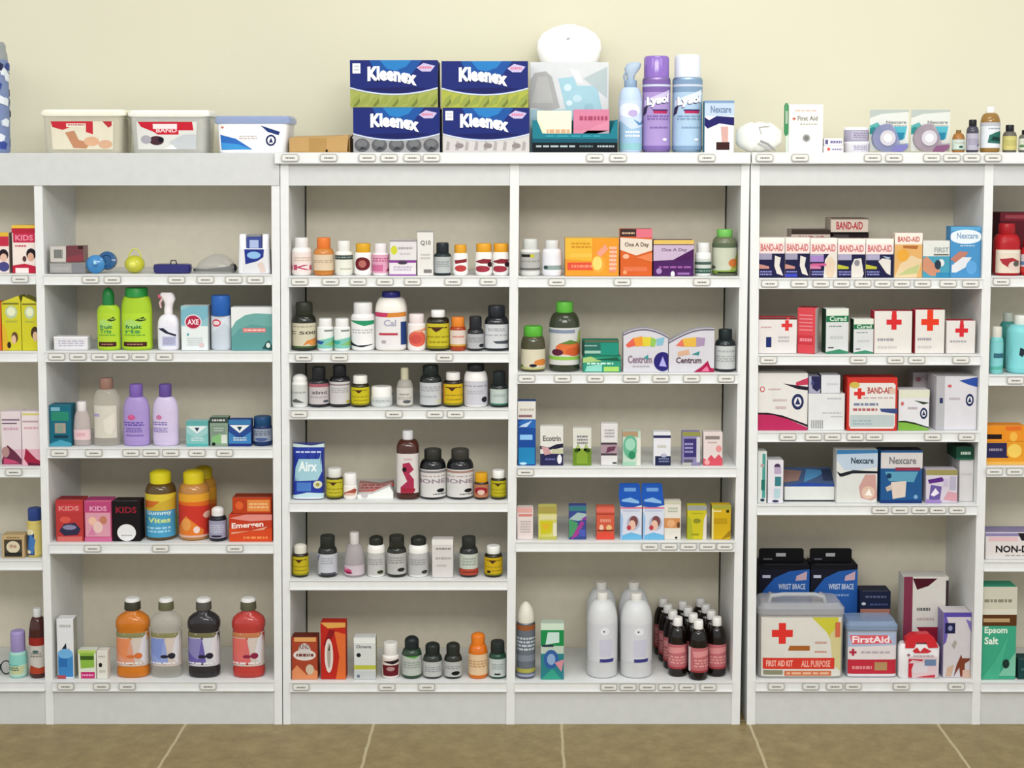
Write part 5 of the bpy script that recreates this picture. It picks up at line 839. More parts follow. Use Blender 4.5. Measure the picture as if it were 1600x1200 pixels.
def hangbox(x0, x1, label, tx):
    xc, w_, zb, h = place('D4', x0, x1, 755, .012, .03); w_ *= .93
    root = thing('hang_tab_box', label+', '+PHR['D4'], 'box', (xc, .027, zb), 0, 'blue-topped hang-tab boxes on the fourth shelf')
    hb = h*.64; m = M(); m.box(-w_/2+.002, w_/2+.002, -.015, .015, 0, hb, 'cfd4e2', .001)
    m.art([P([(0, 1), (0, .92), (.5, .88), (1, .96), (1, 1)], '2458b0'), R(0, .86, 1, .9, 'd87088'), R(.1, .78, .9, .83, 'b8c0d8'), E(.6, .46, .3, .2, 'b0b4c8'), E(.62, .5, .2, .16, '7c4c4c'), E(.55, .4, .16, .14, 'e0b8a4'), E(.4, .33, .1, .07, 'b83c4c'), P([(0, 0), (1, 0), (1, .12), (.5, .2), (0, .1)], '68b0d8'), P([(0, 0), (.08, 0), (.12, .6), (0, .8)], '94b8e0')], lambda u, v, k: (-w_/2+.002+u*w_, -.0152-k*.00007, v*hb), 1); m.obj('carton', root)
    m = M(); m.prism([(-w_/2+.001, hb-.001), (w_/2+.001, hb-.001), (w_/2-.002, h*.8), (w_/2-.004, h*.97), (w_/2-.008, h), (-w_/2-.001, h), (-w_/2-.003, h*.78)], -.0155, -.0135, '1f58b8')
    m.art([R(.2, .6, .75, .78, '6c9cd8'), P([(.1, .2), (.5, .3), (.9, .12), (.9, .0), (.1, .1)], '88b4e0')], lambda u, v, k: (-w_/2+u*w_, -.0157-k*.00007, hb+v*(h-hb)), 1); m.obj('hang_tab', root)
hangbox(967, 1003, 'white box with bright blue hang tab, left of two', 0); hangbox(1002, 1038, 'white box with bright blue hang tab, right of two', 1)
bx('D4', 1038, 1064, 783, 'white box with orange-brown middle band', 'dcd8ce', [R(0, .3, .95, .56, 'cc8c58'), E(.4, .42, .25, .1, 'dca878'), E(.85, .38, .1, .08, '6c4a30'), E(.72, .05, .08, .03, '1c1c1c'), L(.2, .7, .8, .85, 2, 'b0b8a0'), R(0, .92, 1, 1, 'c4c4ac')], dp=.03)
bx('D4', 1074, 1104, 790, 'lime yellow box with silver top', 'c6bc28', [R(0, .86, 1, 1, '9ca09c'), P([(.8, 0), (1, 0), (1, .8), (.86, .6)], 'd8cfc8'), L(.2, .74, .85, .8, 1, 'a8a428'), E(.5, .55, .2, .07, '8c8c28'), P([(0, .0), (.3, 0), (.2, .6), (0, .7)], 'aab030'), L(.2, .1, .6, .2, 1, '9c9424')], dp=.03)
bx('D4', 1112, 1142, 789, 'golden yellow box by the post', 'cca81c', [R(0, .88, 1, 1, 'a4a440'), R(.1, .8, .5, .84, 'dcd4a0'), R(.1, .45, .8, .62, 'b89414'), R(.0, 0, .1, .9, 'd8d090'), P([(.5, .0), (1, .1), (1, .3)], '9c7c18'), R(.75, .78, .9, .86, '3c3c20')], dp=.03, side='6c6030')

bot('D5', 807, 836, 940, 'tall grey can with pointed white nozzle', '767c84', 'dcd8cc', '6c747e', [R(0, .9, 1, 1, '9c5c34'), L(.15, .5, .85, .78, 4, 'c0c8d0'), R(.1, .3, .9, .42, '848c98'), R(.1, .08, .9, .16, 'b0ac54'), R(0, 0, 1, .05, '98a0bc')], caph=.26, capr=.92, shd=.72, lz=(.02, .72), neck=.88, name='saline_can', cat='can', ribs=0, dome=.88, bk='metal')
bx('D5', 845, 881, 974, 'green-topped box with teal-blue lower panel', 'b8c8b8', [R(0, .86, 1, 1, 'c9dcc8'), R(0, .6, 1, .88, '208c4c'), P([(.2, .62), (.8, .66), (.8, .84), (.3, .84)], 'c4dcd4'), R(.05, .58, .55, .62, '303c4c'), R(0, 0, 1, .46, '2f8088'), E(.45, .36, .32, .17, '3460a0'), E(.45, .36, .18, .1, '8ca8cc'), P([(.6, .3), (1, .36), (.9, .14)], 'd08c98'), P([(0, 0), (.5, .2), (.9, 0)], '38a088')], dp=.035)
al = [E(.55, .82, .12, .1, 'dfe0e6'), E(.53, .82, .025, .025, '5c5c60'), P([(.4, .6), (.78, .6), (.72, .15), (.42, .15)], 'c6c5d6'), P([(.42, .02), (.82, .08), (.78, .0), (.4, -.04)], '3a3a84'), R(.42, .03, .8, .09, '3a3a84')]
for x0, x1, s_, yt, side_ in ((917, 965, .015, 925, 'front left of the group'), (969, 1019, .015, 926, 'front right of the group'), (966, 1014, .13, 909, 'behind the front right one'), (916, 963, .13, 909, 'behind the front left one')):
    bot('D5', x0, x1, yt, 'frosted white alcohol bottle, '+side_, 'd4d6d8', 'e4e2dc', 'cfd1d6', al, caph=.085, capr=.36, shd=.66, neck=.34, lz=(.2, .66), span=140, s=s_, name='alcohol_bottle')
PER = {(0, 0): 'front row, left column', (1, 0): 'front row, middle column', (2, 0): 'front row, right column', (0, 1): 'second row, left column', (1, 1): 'second row, middle column', (2, 1): 'second row, right column', (0, 2): 'third row, left column', (1, 2): 'third row, middle column', (2, 2): 'third row, right column', (0, 3): 'back row, left column', (1, 3): 'back row, middle column', (2, 3): 'back row, right column'}
xs = [at(p, 1020, .05)[0] for p in (1059, 1089.5, 1120)]
root0 = thing('peroxide_bottle', '', 'bottle', (0, 0, 0)); hb = at(1088, 966, .04)[1]-ZS['D5']; rr_ = .0256
rg = body_rings(rr_, rr_, hb*.6, hb*.86, .0095)
m = M(); m.loft(rg, ('160d0c', 'gloss'), 32); m.obj('bottle_body', root0)
m = M(); m.loft([(hb*.85, .0125, .0125), (hb*.86, .013, .013), (hb*.98, .0125, .0125), (hb, .011, .011)], ('ecebe8', 'plastic'), 40, 1); m.obj('cap', root0)
m = M(); m.art([R(0, 0, 1, 1, 'bd6a70'), R(.0, 0, .2, 1, 'dcd4d4'), P([(.25, .85), (.75, .9), (.8, .7), (.3, .6)], 'd89090'), L(.3, .2, .9, .55, 3, 'dc9c98'), R(.2, 0, 1, .08, '9c3c40')], wrapfn(rg, hb*.14, hb*.56, 260), 1, True); m.obj('label', root0)
used = False
for (i, j), t in PER.items():
    if not used: o = root0; used = True
    else:
        o = root0.copy(); COL.objects.link(o)
        for ch in [c for c in root0.children]:
            c = ch.copy(); COL.objects.link(c); c.parent = o
    o.location = (xs[i]-j*.008, .042+j*.058-(.016 if i == 1 else 0)+(.012 if i != 1 else 0), ZS['D5']); o.rotation_euler = (0, 0, (-.5, .35, 0)[i]+.1*j)
    tag(o, 'dark brown bottle with white cap, '+t+' of the block', 'bottle', 'block of dark bottles with white caps')

# ================================================================== right bay
def ba(c1, pts, hand, extra=()): return [R(0, .62, 1, 1, 'e9d6d2'), R(0, .88, 1, 1, 'ece6dc'), T('BAND-AID', .06, .66, .94, .84, 'c46a68'), R(0, 0, 1, .6, '1c1c44'), R(0, .45, .5, .6, '9c98b0'), P(pts, 'd9d4cc'), P([(0, .34), (.4, .28), (.4, .22), (0, .22)], c1), L(.04, .05, .5, .18, 2, '8c8ccc'), *extra]
arm = [(.62, .55), (.85, .5), (.8, .3), (.95, .05), (.7, .1), (.6, .3)]
BX = dict(dp=.045, name='bandage_box', top='dcc9c2', s=.012)
bx('E1', 1186, 1226, 371, 'white and navy bandage box, first from the left', 'e2d4d0', ba('c08a80', arm, 0), **BX)
bx('E1', 1227, 1265, 371, 'white and navy bandage box, second from the left', 'e2d4d0', ba('c08a80', arm, 0, [R(0, .02, .5, .1, '3c48b8')]), **BX)
bx('E1', 1266, 1308, 372, 'bandage box with violet panel and tan arm', 'e2d4cc', ba('c87aa0', [(.55, .45), (.7, .6), (1, .7), (1, 0), (.5, 0)], 0, [E(.75, .25, .18, .28, 'd8c4ac'), R(0, .4, .5, .55, 'a080c0'), R(.05, .3, .6, .36, 'c85c8c')]), **BX)
bx('E1', 1309, 1352, 373, 'bandage box with yellow stripe and pale hand', 'e4dad6', ba('b8b83c', [(.5, .3), (.6, .48), (.85, .5), (.95, .1), (.9, 0), (.5, 0)], 0, [R(.05, .46, .5, .58, 'a8a4c0'), E(.7, .38, .1, .08, '8c8890')]), **BX)
bx('E1', 1353, 1396, 373, 'bandage box with yellow stripe and white-wrapped foot', 'e4dad6', ba('b8b83c', [(.45, .42), (.6, .5), (.9, .46), (.9, .06), (.75, .12)], 0, [R(.05, .46, .5, .58, 'a8a4c0'), P([(.6, .56), (.9, .52), (.8, .46)], '98acc8')]), **BX)
q0 = bx('E1', 1300, 1357, 363, 'black-sided open carton standing behind the bandage boxes', '241c1c', [R(.05, .6, .45, .95, '4a4444')], s=.10, dp=.07, name='bandage_box')
bx('E1', 1298, 1357, 341, 'bandage carton on top of the black-sided one', 'cdc0b2', [T('BAND-AID', .15, .2, .85, .75, 'b0303c'), R(0, .92, 1, 1, '6c5c50')], s=.09, dp=.08, on=q0, name='bandage_box', top='7c6a58')
bx('E1', 1236, 1297, 359, 'bandage carton half hidden behind the second and third boxes', 'c4b8ac', [R(0, .9, 1, 1, '3c3028'), T('BAND-AID', .2, .74, .85, .87, 'a85058')], s=.09, dp=.07, name='bandage_box', top='5c4c40')
bx('E1', 1398, 1441, 364, 'tan and cream bandage box', 'e0d4c0', [R(0, .76, 1, 1, 'e6dfd4'), T('BAND-AID', .1, .8, .9, .92, 'c05a54'), R(0, 0, 1, .74, 'd8a868'), P([(0, .0), (.8, .0), (1, .4), (.6, .5), (.2, .3)], 'dcc49c'), E(.3, .5, .22, .14, 'dca03c'), P([(.3, .72), (.85, .72), (.8, .64), (.3, .66)], 'b06c38'), P([(.1, .05), (.5, .2), (.9, .3), (.85, .1)], 'b8c084')], **BX)
bx('E1', 1442, 1484, 376, 'white and aqua bandage box with brown hand', 'd8dad4', [R(0, 0, 1, .58, '4c9cb4'), T('FIRST', .42, .68, .96, .82, '9aa4a4'), R(.4, .6, .96, .64, '6c6c60'), P([(0, .5), (.15, .58), (.65, .2), (.6, .05), (.3, .05), (0, .2)], 'c88c70'), E(.68, .4, .12, .1, 'd8dcdc'), E(.56, .35, .12, .13, '2c3c4c'), R(.5, 0, 1, .14, '3488b0')], **BX)
bx('E1', 1485, 1535, 354, 'tall blue bandage box with white oval banner', '4a90c4', [R(0, .92, 1, 1, '5ca4d0'), E(.5, .8, .54, .14, 'dde6ec'), T('Nexcare', .2, .76, .9, .88, '88a4c0'), L(.3, .6, .8, .65, 1, 'a8c8e0'), P([(0, .36), (.3, .52), (.6, .5), (.5, .42), (.2, .28)], 'b87c6c'), P([(.05, .24), (.4, .4), (.7, .4), (.5, .2), (.2, .1), (.05, .1)], 'd8dce0'), E(.7, .2, .18, .14, '5fa0d4')], dp=.045, name='bandage_box', top='3c7cac')

FA = dict(name='first_aid_box', dp=.045, top='b8303c')
bx('E2', 1185, 1245, 496, 'wide white box with red cross and navy square', 'ddd8d6', [R(0, .94, 1, 1, '6c2c2c'), X(.74, .78, .14, 'd23838'), R(.74, .94, .8, 1, 'd23838'), R(.2, .18, .34, .46, '1e2e6c'), L(.05, .7, .35, .76, 1, 'c89c98'), L(.5, .3, .8, .5, 2, 'b8b4b8')], **FA)
bx('E2', 1247, 1284, 481, 'red box seen from its red side with white flank', 'd04850', [*[R(.1, .5+i*.08, .85, .53+i*.08, 'e08088') for i in range(5)], R(.05, .2, .9, .4, 'c43844'), L(.1, .24, .85, .36, 1, 'e08890')], dp=.05, name='first_aid_box', rz=-.38, top='a82c38', side='ddd6d2')
G = lambda: [R(0, .84, 1, 1, 'dbe0d4'), R(0, .7, 1, .84, '24754a'), T('Curad', .15, .72, .9, .83, 'c8dccc'), R(0, 0, 1, .7, 'd2d4d4'), L(.1, .58, .7, .63, 1, '7c8480'), L(.15, .3, .8, .42, 1, 'c0c2c4'), P([(0, 0), (1, 0), (1, .04), (.6, .1), (0, .04)], '3c8c68'), R(.1, .12, .35, .15, '4c5458')]
bx('E2', 1288, 1326, 482, 'tall green and white box with dark green flank', 'd4d8d4', G(), name='first_aid_box', rz=.1, dp=.04, side='143c2a')
bx('E2', 1332, 1365, 498, 'shorter green and white box with dark green flank', 'd4d8d4', G(), name='first_aid_box', rz=.08, dp=.035, side='143c2a')
cr = lambda: [X(.5, .74, .24, 'd02c30'), R(.42, .9, .58, 1, 'd02c30'), L(.08, .28, .55, .38, 1, '9c9ca4'), L(.08, .1, .6, .2, 1, 'c4c4c0')]
bx('E2', 1366, 1425, 486, 'largest white box with red cross and red flank', 'dcd8d2', [X(.52, .74, .2, 'd02c30'), R(.46, .9, .58, 1, 'd02c30'), *cr()[2:]], sart=[R(0, 0, 1, 1, 'c0283c')], **FA)
bx('E2', 1430, 1476, 484, 'upright white box with bright red cross', 'dcd8d2', [X(.5, .72, .3, 'dc3c24'), R(.4, .88, .6, 1, 'dc3c24'), *cr()[2:]], sart=[R(0, 0, 1, 1, 'c0283c')], **FA)
bx('E2', 1479, 1524, 501, 'smallest white box with red cross by the divider', 'dcd8d4', [X(.52, .7, .22, 'd02c34'), R(.46, .88, .58, 1, 'd02c34'), L(.1, .32, .7, .42, 1, 'a4a4ac')], **FA)

def tri(cu, cv, r): return [E(cu, cv, r, r*1.15, '26305c'), E(cu, cv, r*.62, r*.7, 'dcdce2'), P([(cu-r*.45, cv-r*.4), (cu+r*.45, cv-r*.4), (cu, cv+r*.6)], '26305c')]
bx('E3', 1184, 1262, 583, 'large white box with magenta wave and triangle badge', 'dcdad6', [P([(0, 0), (1, 0), (1, .05), (.6, .2), (.3, .27), (0, .28)], 'b82c5c'), P([(0, .28), (.3, .27), (.6, .2), (1, .06), (1, .1), (.5, .26), (.2, .31), (0, .31)], '241420'), P([(.5, .82), (1, .76), (1, .7), (.8, .72)], '241c2c'), P([(.76, .84), (1, .92), (1, .8), (.76, .78)], 'c03c58'), *tri(.8, .5, .12), E(.09, .72, .05, .05, 'c85c5c'), E(.09, .72, .032, .032, 'dcdad6'), L(.2, .7, .45, .74, 1, 'c8a8a4'), L(.3, .5, .58, .56, 1, 'c8b4b4'), L(.35, .36, .58, .44, 1, 'c8b4b4')], dp=.08, name='glove_box')
q1 = bx('E3', 1263, 1320, 615, 'plain white box with grey barcode', 'd9dbdb', [*[R(.08+i*.05, .05, .1+i*.05, .28, '7c7c80') for i in range(7)], L(.35, .45, .9, .5, 1, 'b0b4b4'), L(.6, .35, .95, .4, 1, 'b8bcbc'), L(.5, .84, .9, .9, 1, 'b8bcc4')], dp=.07, name='glove_box')
bx('E3', 1283, 1313, 586, 'small white box on top of the barcode box', 'd8dae0', [L(.3, .4, .9, .6, 1, 'c4c4cc')], dp=.05, on=q1, name='medicine_box', sart=[R(0, 0, 1, 1, '2a2c50')])
bx('E3', 1264, 1282, 588, 'small navy and lilac box on top of the barcode box', 'a8a8c0', [P([(.2, 1), (1, 1), (1, .3), (.7, .1), (.3, .3)], '2a2a54'), E(.3, .6, .12, .15, '4c4c7c')], dp=.05, on=q1)
bx('E3', 1324, 1402, 590, 'red-bordered bandage box with red cross', 'c8362c', [P([(.07, .04), (.93, .04), (.96, .1), (.96, .86), (.92, .9), (.07, .9), (.04, .86), (.04, .1)], 'dcdad6'), X(.24, .7, .11, 'd0302c'), T('BAND-AID', .4, .7, .92, .82, 'b04c44'), E(.14, .86, .1, .06, 'c8b050'), L(.3, .6, .92, .64, 1, 'b8a0a0'), L(.1, .36, .6, .44, 1, 'b05c64'), P([(.65, .42), (1, .42), (1, .32), (.68, .36)], '3c4c84'), R(.06, .08, .94, .3, 'b8c4c4'), L(.1, .1, .5, .22, 2, '9cb0b4'), R(.84, .7, .96, .8, 'd8b8a8'), L(.1, .46, .65, .54, 1, '7c84a0')], dp=.06, s=.004, name='bandage_box', top='b42c28')
bx('E3', 1404, 1452, 609, 'small white box with green wave and triangle badge', 'dadade', [R(0, .8, 1, 1, 'd6d8c4'), P([(0, 0), (1, 0), (1, .04), (.6, .14), (.2, .2), (0, .2)], '7cb044'), P([(0, .2), (.2, .2), (.6, .14), (1, .05), (1, .08), (.5, .2), (.2, .24), (0, .23)], '24301c'), P([(.5, .74), (1, .68), (.8, .64)], '2c3c20'), *tri(.82, .42, .12), E(.12, .66, .05, .05, 'c86c6c'), L(.3, .5, .6, .6, 1, 'b8a8b8')], dp=.05, s=.01, name='glove_box')
bx('E3', 1426, 1460, 582, 'pinkish white carton standing behind the green-wave box', 'cfc6ca', [E(.25, .86, .12, .05, 'b87c88'), L(.5, .84, .9, .9, 1, 'c0a8b0')], s=.14, dp=.05)
bx('E3', 1463, 1530, 588, 'large white box with blue corner and triangle badge', 'd6d4da', [P([(.55, .92), (.95, .98), (1, .98), (1, .8), (.8, .84)], '2f4fa4'), *tri(.82, .56, .1), E(.32, .82, .05, .03, 'c86468'), L(.3, .55, .6, .62, 1, 'b8b0b8'), R(.0, .0, .2, 1, 'b4b4b8'), R(.08, .5, .16, .6, '2c3464')], dp=.09, s=.015, name='glove_box')

bx('E4', 1184, 1198, 705, 'thin upright white packet with teal stripe at the left post', 'd8dcd8', [R(.5, .1, .85, .95, '4c9c94'), R(.4, .25, .8, .45, '2a7468'), R(.3, .7, .7, .75, 'b89c9c'), E(.55, .06, .25, .03, '2c3c54')], dp=.05)
bx('E4', 1200, 1224, 719, 'thin upright white packet with lilac and teal print', 'dcd9e0', [E(.6, .86, .2, .06, '4c3858'), R(.4, .68, .85, .84, 'b4a4c0'), R(.45, .4, .85, .62, '3c8088'), R(.4, .12, .8, .34, 'b0ccd4'), E(.5, .05, .22, .03, '30405c')], dp=.05, s=.01)
xc, w_, zb, h = place('E4', 1226, 1304, 737, .03, .12)
root = thing('flat_pad_pack', 'flat pack with white front edge and blue printed top, lying down, '+PHR['E4'], 'pack', (xc, .09, zb))
m = M(); m.box(-w_/2, w_/2, -.06, .06, .004, h*.5, 'd9dcd8', .001); m.box(-w_*.49, w_*.49, -.058, .058, 0, .004, '343c40', .0005); m.obj('lower_pack', root)
m = M(); m.add([(-w_/2, -.058, h*.5), (w_/2, -.058, h*.5), (w_/2, .0, h), (-w_/2, .0, h), (w_/2, .058, h*.5), (-w_/2, .058, h*.5)], [(0, 1, 2, 3), (3, 2, 4, 5), (0, 3, 5), (1, 4, 2)], '44587c')
m.art([P([(0, 0), (.4, .2), (1, .1), (1, 0)], '2c4ca0'), P([(0, .2), (.3, .3), (.4, .8), (.0, .9)], '8c7068'), P([(.4, .2), (.7, .5), (.9, .8), (.5, .9)], '4c84b0'), R(.8, .3, 1, .9, '303c58')], lambda u, v, k: (-w_/2+u*w_, -.058+v*.058-k*.0001, h*.5+v*h*.5+.0002+k*.0001), 1); m.obj('upper_pack', root)
bx('E4', 1307, 1371, 703, 'white and pale blue box with dark wave and pink knee', 'd6d8d4', [R(0, .92, 1, 1, '3c7cb0'), P([(0, .92), (1, .94), (1, .68), (.5, .62), (.2, .62), (0, .8)], 'b8c8d8'), T('Nexcare', .35, .74, .9, .86, '2c3c54'), P([(0, .6), (.1, .56), (.4, .62), (1, .6), (1, .56), (.4, .56), (.15, .5), (.08, .5)], '20242c'), P([(.7, .54), (.95, .54), (1, .1), (.85, .05), (.6, .1), (.55, .3)], 'c89c94'), E(.78, .2, .16, .12, 'd8bca8'), P([(.7, .15), (.8, .28), (.88, .14)], 'f0e8e0')], dp=.05, name='bandage_box')
bx('E4', 1376, 1441, 704, 'dark blue box with white top panel and pale cup shape', '235890', [R(0, .66, 1, .96, 'd0ccca'), T('Nexcare', .2, .74, .85, .88, '7c7c80'), R(.35, .62, .95, .68, '94344c'), P([(.1, .6), (.9, .6), (.8, .4), (.2, .42)], '5c9cb8'), P([(.25, .4), (.62, .42), (.6, .12), (.3, .08)], 'd8c8bc'), P([(.12, .3), (.26, .36), (.28, .26), (.16, .22)], 'c8b8ac'), R(0, 0, 1, .06, '1c3c78'), E(.85, .12, .05, .04, '7ca4cc'), E(.2, .52, .06, .05, '1c3c60')], dp=.05, name='bandage_box', top='2a2c3c')
bx('E4', 1447, 1496, 734, 'short purple and white box with olive top', 'cfc8d4', [R(.0, .84, 1, 1, '9c945c'), P([(.05, .7), (.5, .78), (.6, .66), (.1, .58)], '5c2c84'), P([(.1, .1), (.15, .55), (.5, .5), (.45, .1)], '6c5aa0'), P([(.15, .25), (.3, .45), (.42, .3), (.25, .2)], 'e4e0ec'), P([(.55, .1), (.7, .35), (1, .3), (1, .05)], 'd09ca8'), R(.55, .5, .7, .72, 'c4b8d0'), R(.75, .4, .95, .8, 'b4b0c4'), P([(0, 0), (.5, 0), (.5, .08), (0, .12)], '9c84c0')], dp=.045)
q1 = bx('E4', 1499, 1521, 718, 'upright white box beneath the dark green box', 'd3d1d2', [L(.1, .6, .9, .7, 1, 'c4c2c4')], dp=.08, s=.03)
bx('E4', 1494, 1521, 698, 'small dark green box on top of the upright white box', '1c4c3c', [L(.25, .3, .85, .7, 1, 'c0d0c4'), R(0, 0, 1, .12, '2c6c50')], dp=.09, s=.025, on=q1, top='2a4c40')

SB = [R(0, .95, 1, 1, '14141c'), P([(0, .0), (1, 0), (1, .95), (.6, .93), (.3, .86), (.1, .74), (0, .66)], '2a62b4'), T('WRIST BRACE', .38, .74, .92, .8, 'c4d0e4'), L(.45, .66, .85, .7, 1, '8ca8d4'), P([(.74, .88), (.95, .93), (.94, .84), (.72, .83)], 'd0b0bc'), R(.06, .86, .22, .89, 'c4c8dc'), P([(.0, .4), (.3, .4), (.28, .7), (.2, .72), (.14, .64), (.04, .71)], 'cfb8ac')]
for x0, x1, t in ((1186, 1264, 'left'), (1266, 1339, 'right')):
    r_ = bx('E5', x0, x1, 882, 'navy and blue support box with black hang top, '+t+' of two', '16161e', [R(0, .0, 1, .96, '1a1c2c'), *SB], dp=.07, s=.165, name='brace_box', group='two blue support boxes at the back of the bottom shelf')
    m = M(); hz = r_.h; m.prism([(-r_.w*.48, hz), (r_.w*.42, hz), (r_.w*.42, hz+.033), (r_.w*.38, hz+.037), (-r_.w*.44, hz+.037), (-r_.w*.48, hz+.033)], -.004, 0, '131318')
    m.art([R(.38, .4, .6, .66, 'b8bcc0'), L(.1, .1, .3, .3, 1, '7c8088')], lambda u, v, k: (-r_.w*.48+u*r_.w*.9, -.0042-k*.0001, hz+v*.036), 1)
    o = m.obj('hang_tab', r_.o)
bx('E5', 1343, 1391, 924, 'small navy box with orange-brown band', '1c2440', [R(.02, .6, .98, .76, 'a87468'), L(.1, .63, .9, .73, 1, 'd8a498'), L(.15, .9, .85, .95, 1, '5c6484'), E(.12, .83, .07, .02, 'c4c8d0'), L(.3, .8, .9, .84, 1, '4c5888'), R(0, .5, 1, .54, '60303c')], dp=.06, s=.13)
bx('E5', 1411, 1481, 901, 'tall maroon-sided white box with dark red corner panel', 'd2d0ca', [P([(.2, .98), (.75, .98), (.55, .9), (.3, .86)], '4c1424'), R(.0, .0, .0001, 1, '7c2c44'), L(.3, .62, .6, .68, 1, '70706c'), L(.3, .52, .7, .57, 1, 'b8a8a0'), P([(.3, .46), (.85, .46), (.85, .0), (.3, .0), (.3, .36), (.36, .42)], '8c1c34'), R(.94, .0, 1, .96, '3c2c34'), R(.0, 0, .2, 1, '80344c')], dp=.06, s=.085)
# large clear first-aid kit
def kit(x0, x1, yt, yb, label, body, lidc, art, s, dp, latch=None, hasp=True):
    xc, w_, zb, h = place('E5', x0, x1, yt, s, dp); hl = at(800, yt, s)[1]-at(800, yb, s)[1]
    root = thing('first_aid_kit', label+', '+PHR['E5'], 'first aid kit', (xc, s+dp/2, zb), 0, 'clear first aid kits on the bottom shelf, right bay')
    hb = h-hl; rg = [(0, w_*.47, dp*.46, 9), (.004, w_*.485, dp*.475, 9), (hb, w_*.49, dp*.48, 9)]
    m = M(); m.loft(rg, (body, 'film'), 56); m.obj('case_body', root)
    m = M(); m.loft([(hb, w_*.49, dp*.48, 9), (hb+.002, w_/2, dp/2, 9), (h-hl*.45, w_/2, dp/2, 9), (h-hl*.3, w_*.48, dp*.46, 8), (h, w_*.45, dp*.42, 8)], (lidc, 'film'), 56); m.obj('lid', root)
    m = M(); m.box(-w_*.44, w_*.44, -dp*.4, dp*.4, .006, hb-.004, 'cfcdc6', .004); m.obj('contents', root)
    m = M(); m.art(art, wrapfn(rg, .003, hb-.002, 180), w_/hb, True); m.obj('label', root)
    return root, w_, h, hb, dp
k_ = kit(1184, 1321, 944, 962, 'large clear first aid kit with red cross and yellow corner', 'c9c8c2', 'c3c5ca', [R(.02, .02, .98, .98, 'd8d6ce'), P([(.62, .98), (.94, .98), (.94, .4), (.8, .74)], 'c8c440'), P([(.84, .7), (.98, .9), (.98, .1), (.88, .2)], 'cfc690'), X(.27, .72, .125, 'd8342c'), R(.04, .14, .9, .32, 'd03a2c'), T('FIRST AID KIT', .08, .18, .4, .28, 'eab8a8'), T('ALL PURPOSE', .5, .17, .85, .28, 'e8a898'), P([(.34, .44), (.6, .44), (.6, .52), (.36, .52)], 'a8642c'), L(.66, .54, .8, .6, 1, 'c89c90'), L(.66, .4, .8, .44, 1, 'c87868'), R(.3, .03, .86, .11, 'cc7048'), L(.32, .04, .84, .1, 1, 'e0b090'), R(.9, .66, .96, .9, 'cc6a4c'), R(.05, .05, .28, .12, '8c8c70')], .012, .115)
rt, w_, h, hb, dp = k_
m = M(); m.tube([(-w_*.36, -dp*.3, h-.002), (-w_*.34, -dp*.3, h+.016), (-w_*.2, -dp*.3, h+.02), (w_*.15, -dp*.3, h+.02), (w_*.26, -dp*.3, h+.014), (w_*.28, -dp*.3, h-.002)], .006, ('c6c9ce', 'film')); m.obj('handle', rt)
kit(1322, 1404, 972, 986, 'smaller clear first aid kit with pale blue lid and red band', 'b8c0cc', '9cb4d4', [R(.02, .3, .98, .98, 'dcd4d4'), P([(.02, .98), (.98, .98), (.98, .7), (.02, .66)], 'a8b4d0'), P([(.05, .92), (.8, .92), (.9, .74), (.1, .72)], 'd85c64'), T('FirstAid', .1, .75, .84, .9, 'f0e0e4'), X(.12, .54, .07, 'b02c44'), L(.25, .5, .85, .58, 1, 'b8a8b0'), R(.02, .06, .98, .38, 'bc2c3c'), R(.55, .14, .8, .32, 'b08c60'), L(.1, .14, .5, .26, 1, 'd8888c'), R(.02, .0, .98, .06, 'd8d4d8')], .02, .09)
xc, w_, zb, h = place('E5', 1405, 1470, 990, .01, .04)
root = thing('first_aid_kit', 'small white first aid case with red carry handle, '+PHR['E5'], 'first aid kit', (xc, .03, zb)); hb = h*.76
m = M(); m.loft([(0, w_*.45, .017, 5), (.004, w_*.485, .019, 5), (hb*.9, w_*.49, .02, 5), (hb, w_*.44, .018, 4)], ('e6e4e6', 'plastic'), 44)
m.obj('case_body', root)
m = M(); m.prism([(-w_*.36, hb*.9), (-w_*.34, h*.88), (-w_*.2, h*.98), (w_*.2, h), (w_*.34, h*.9), (w_*.44, hb*.92), (w_*.2, hb*.9), (w_*.14, hb*1.06), (-w_*.1, hb*1.06), (-w_*.14, hb*.9)], -.0215, .004, ('cc2a34', 'plastic')); m.obj('handle', root)
m = M(); m.art([R(.2, .05, .95, .7, 'd8c0c4'), P([(.2, .5), (.3, .6), (.55, .56), (.6, .62), (.2, .64)], 'b83040'), R(.32, .2, .7, .5, 'd8cfd4'), R(.62, .42, .92, .62, '6c84a8'), P([(.2, .05), (.3, .05), (.28, .3), (.34, .5), (.2, .5)], 'c42c3c'), P([(.4, .05), (.9, .05), (.9, .14), (.6, .1)], 'c83444'), P([(.3, .9), (.42, 1), (.5, .86), (.6, 1), (.8, .88), (.7, .82), (.35, .82)], 'cc3038'), E(.2, .76, .04, .04, '9c6c70'), L(.3, .68, .85, .78, 1, 'b8a8ac')], lambda u, v, k: ((u-.5)*w_*.92, -.0205-k*.0001, v*hb*.92), 1); m.obj('label', root)
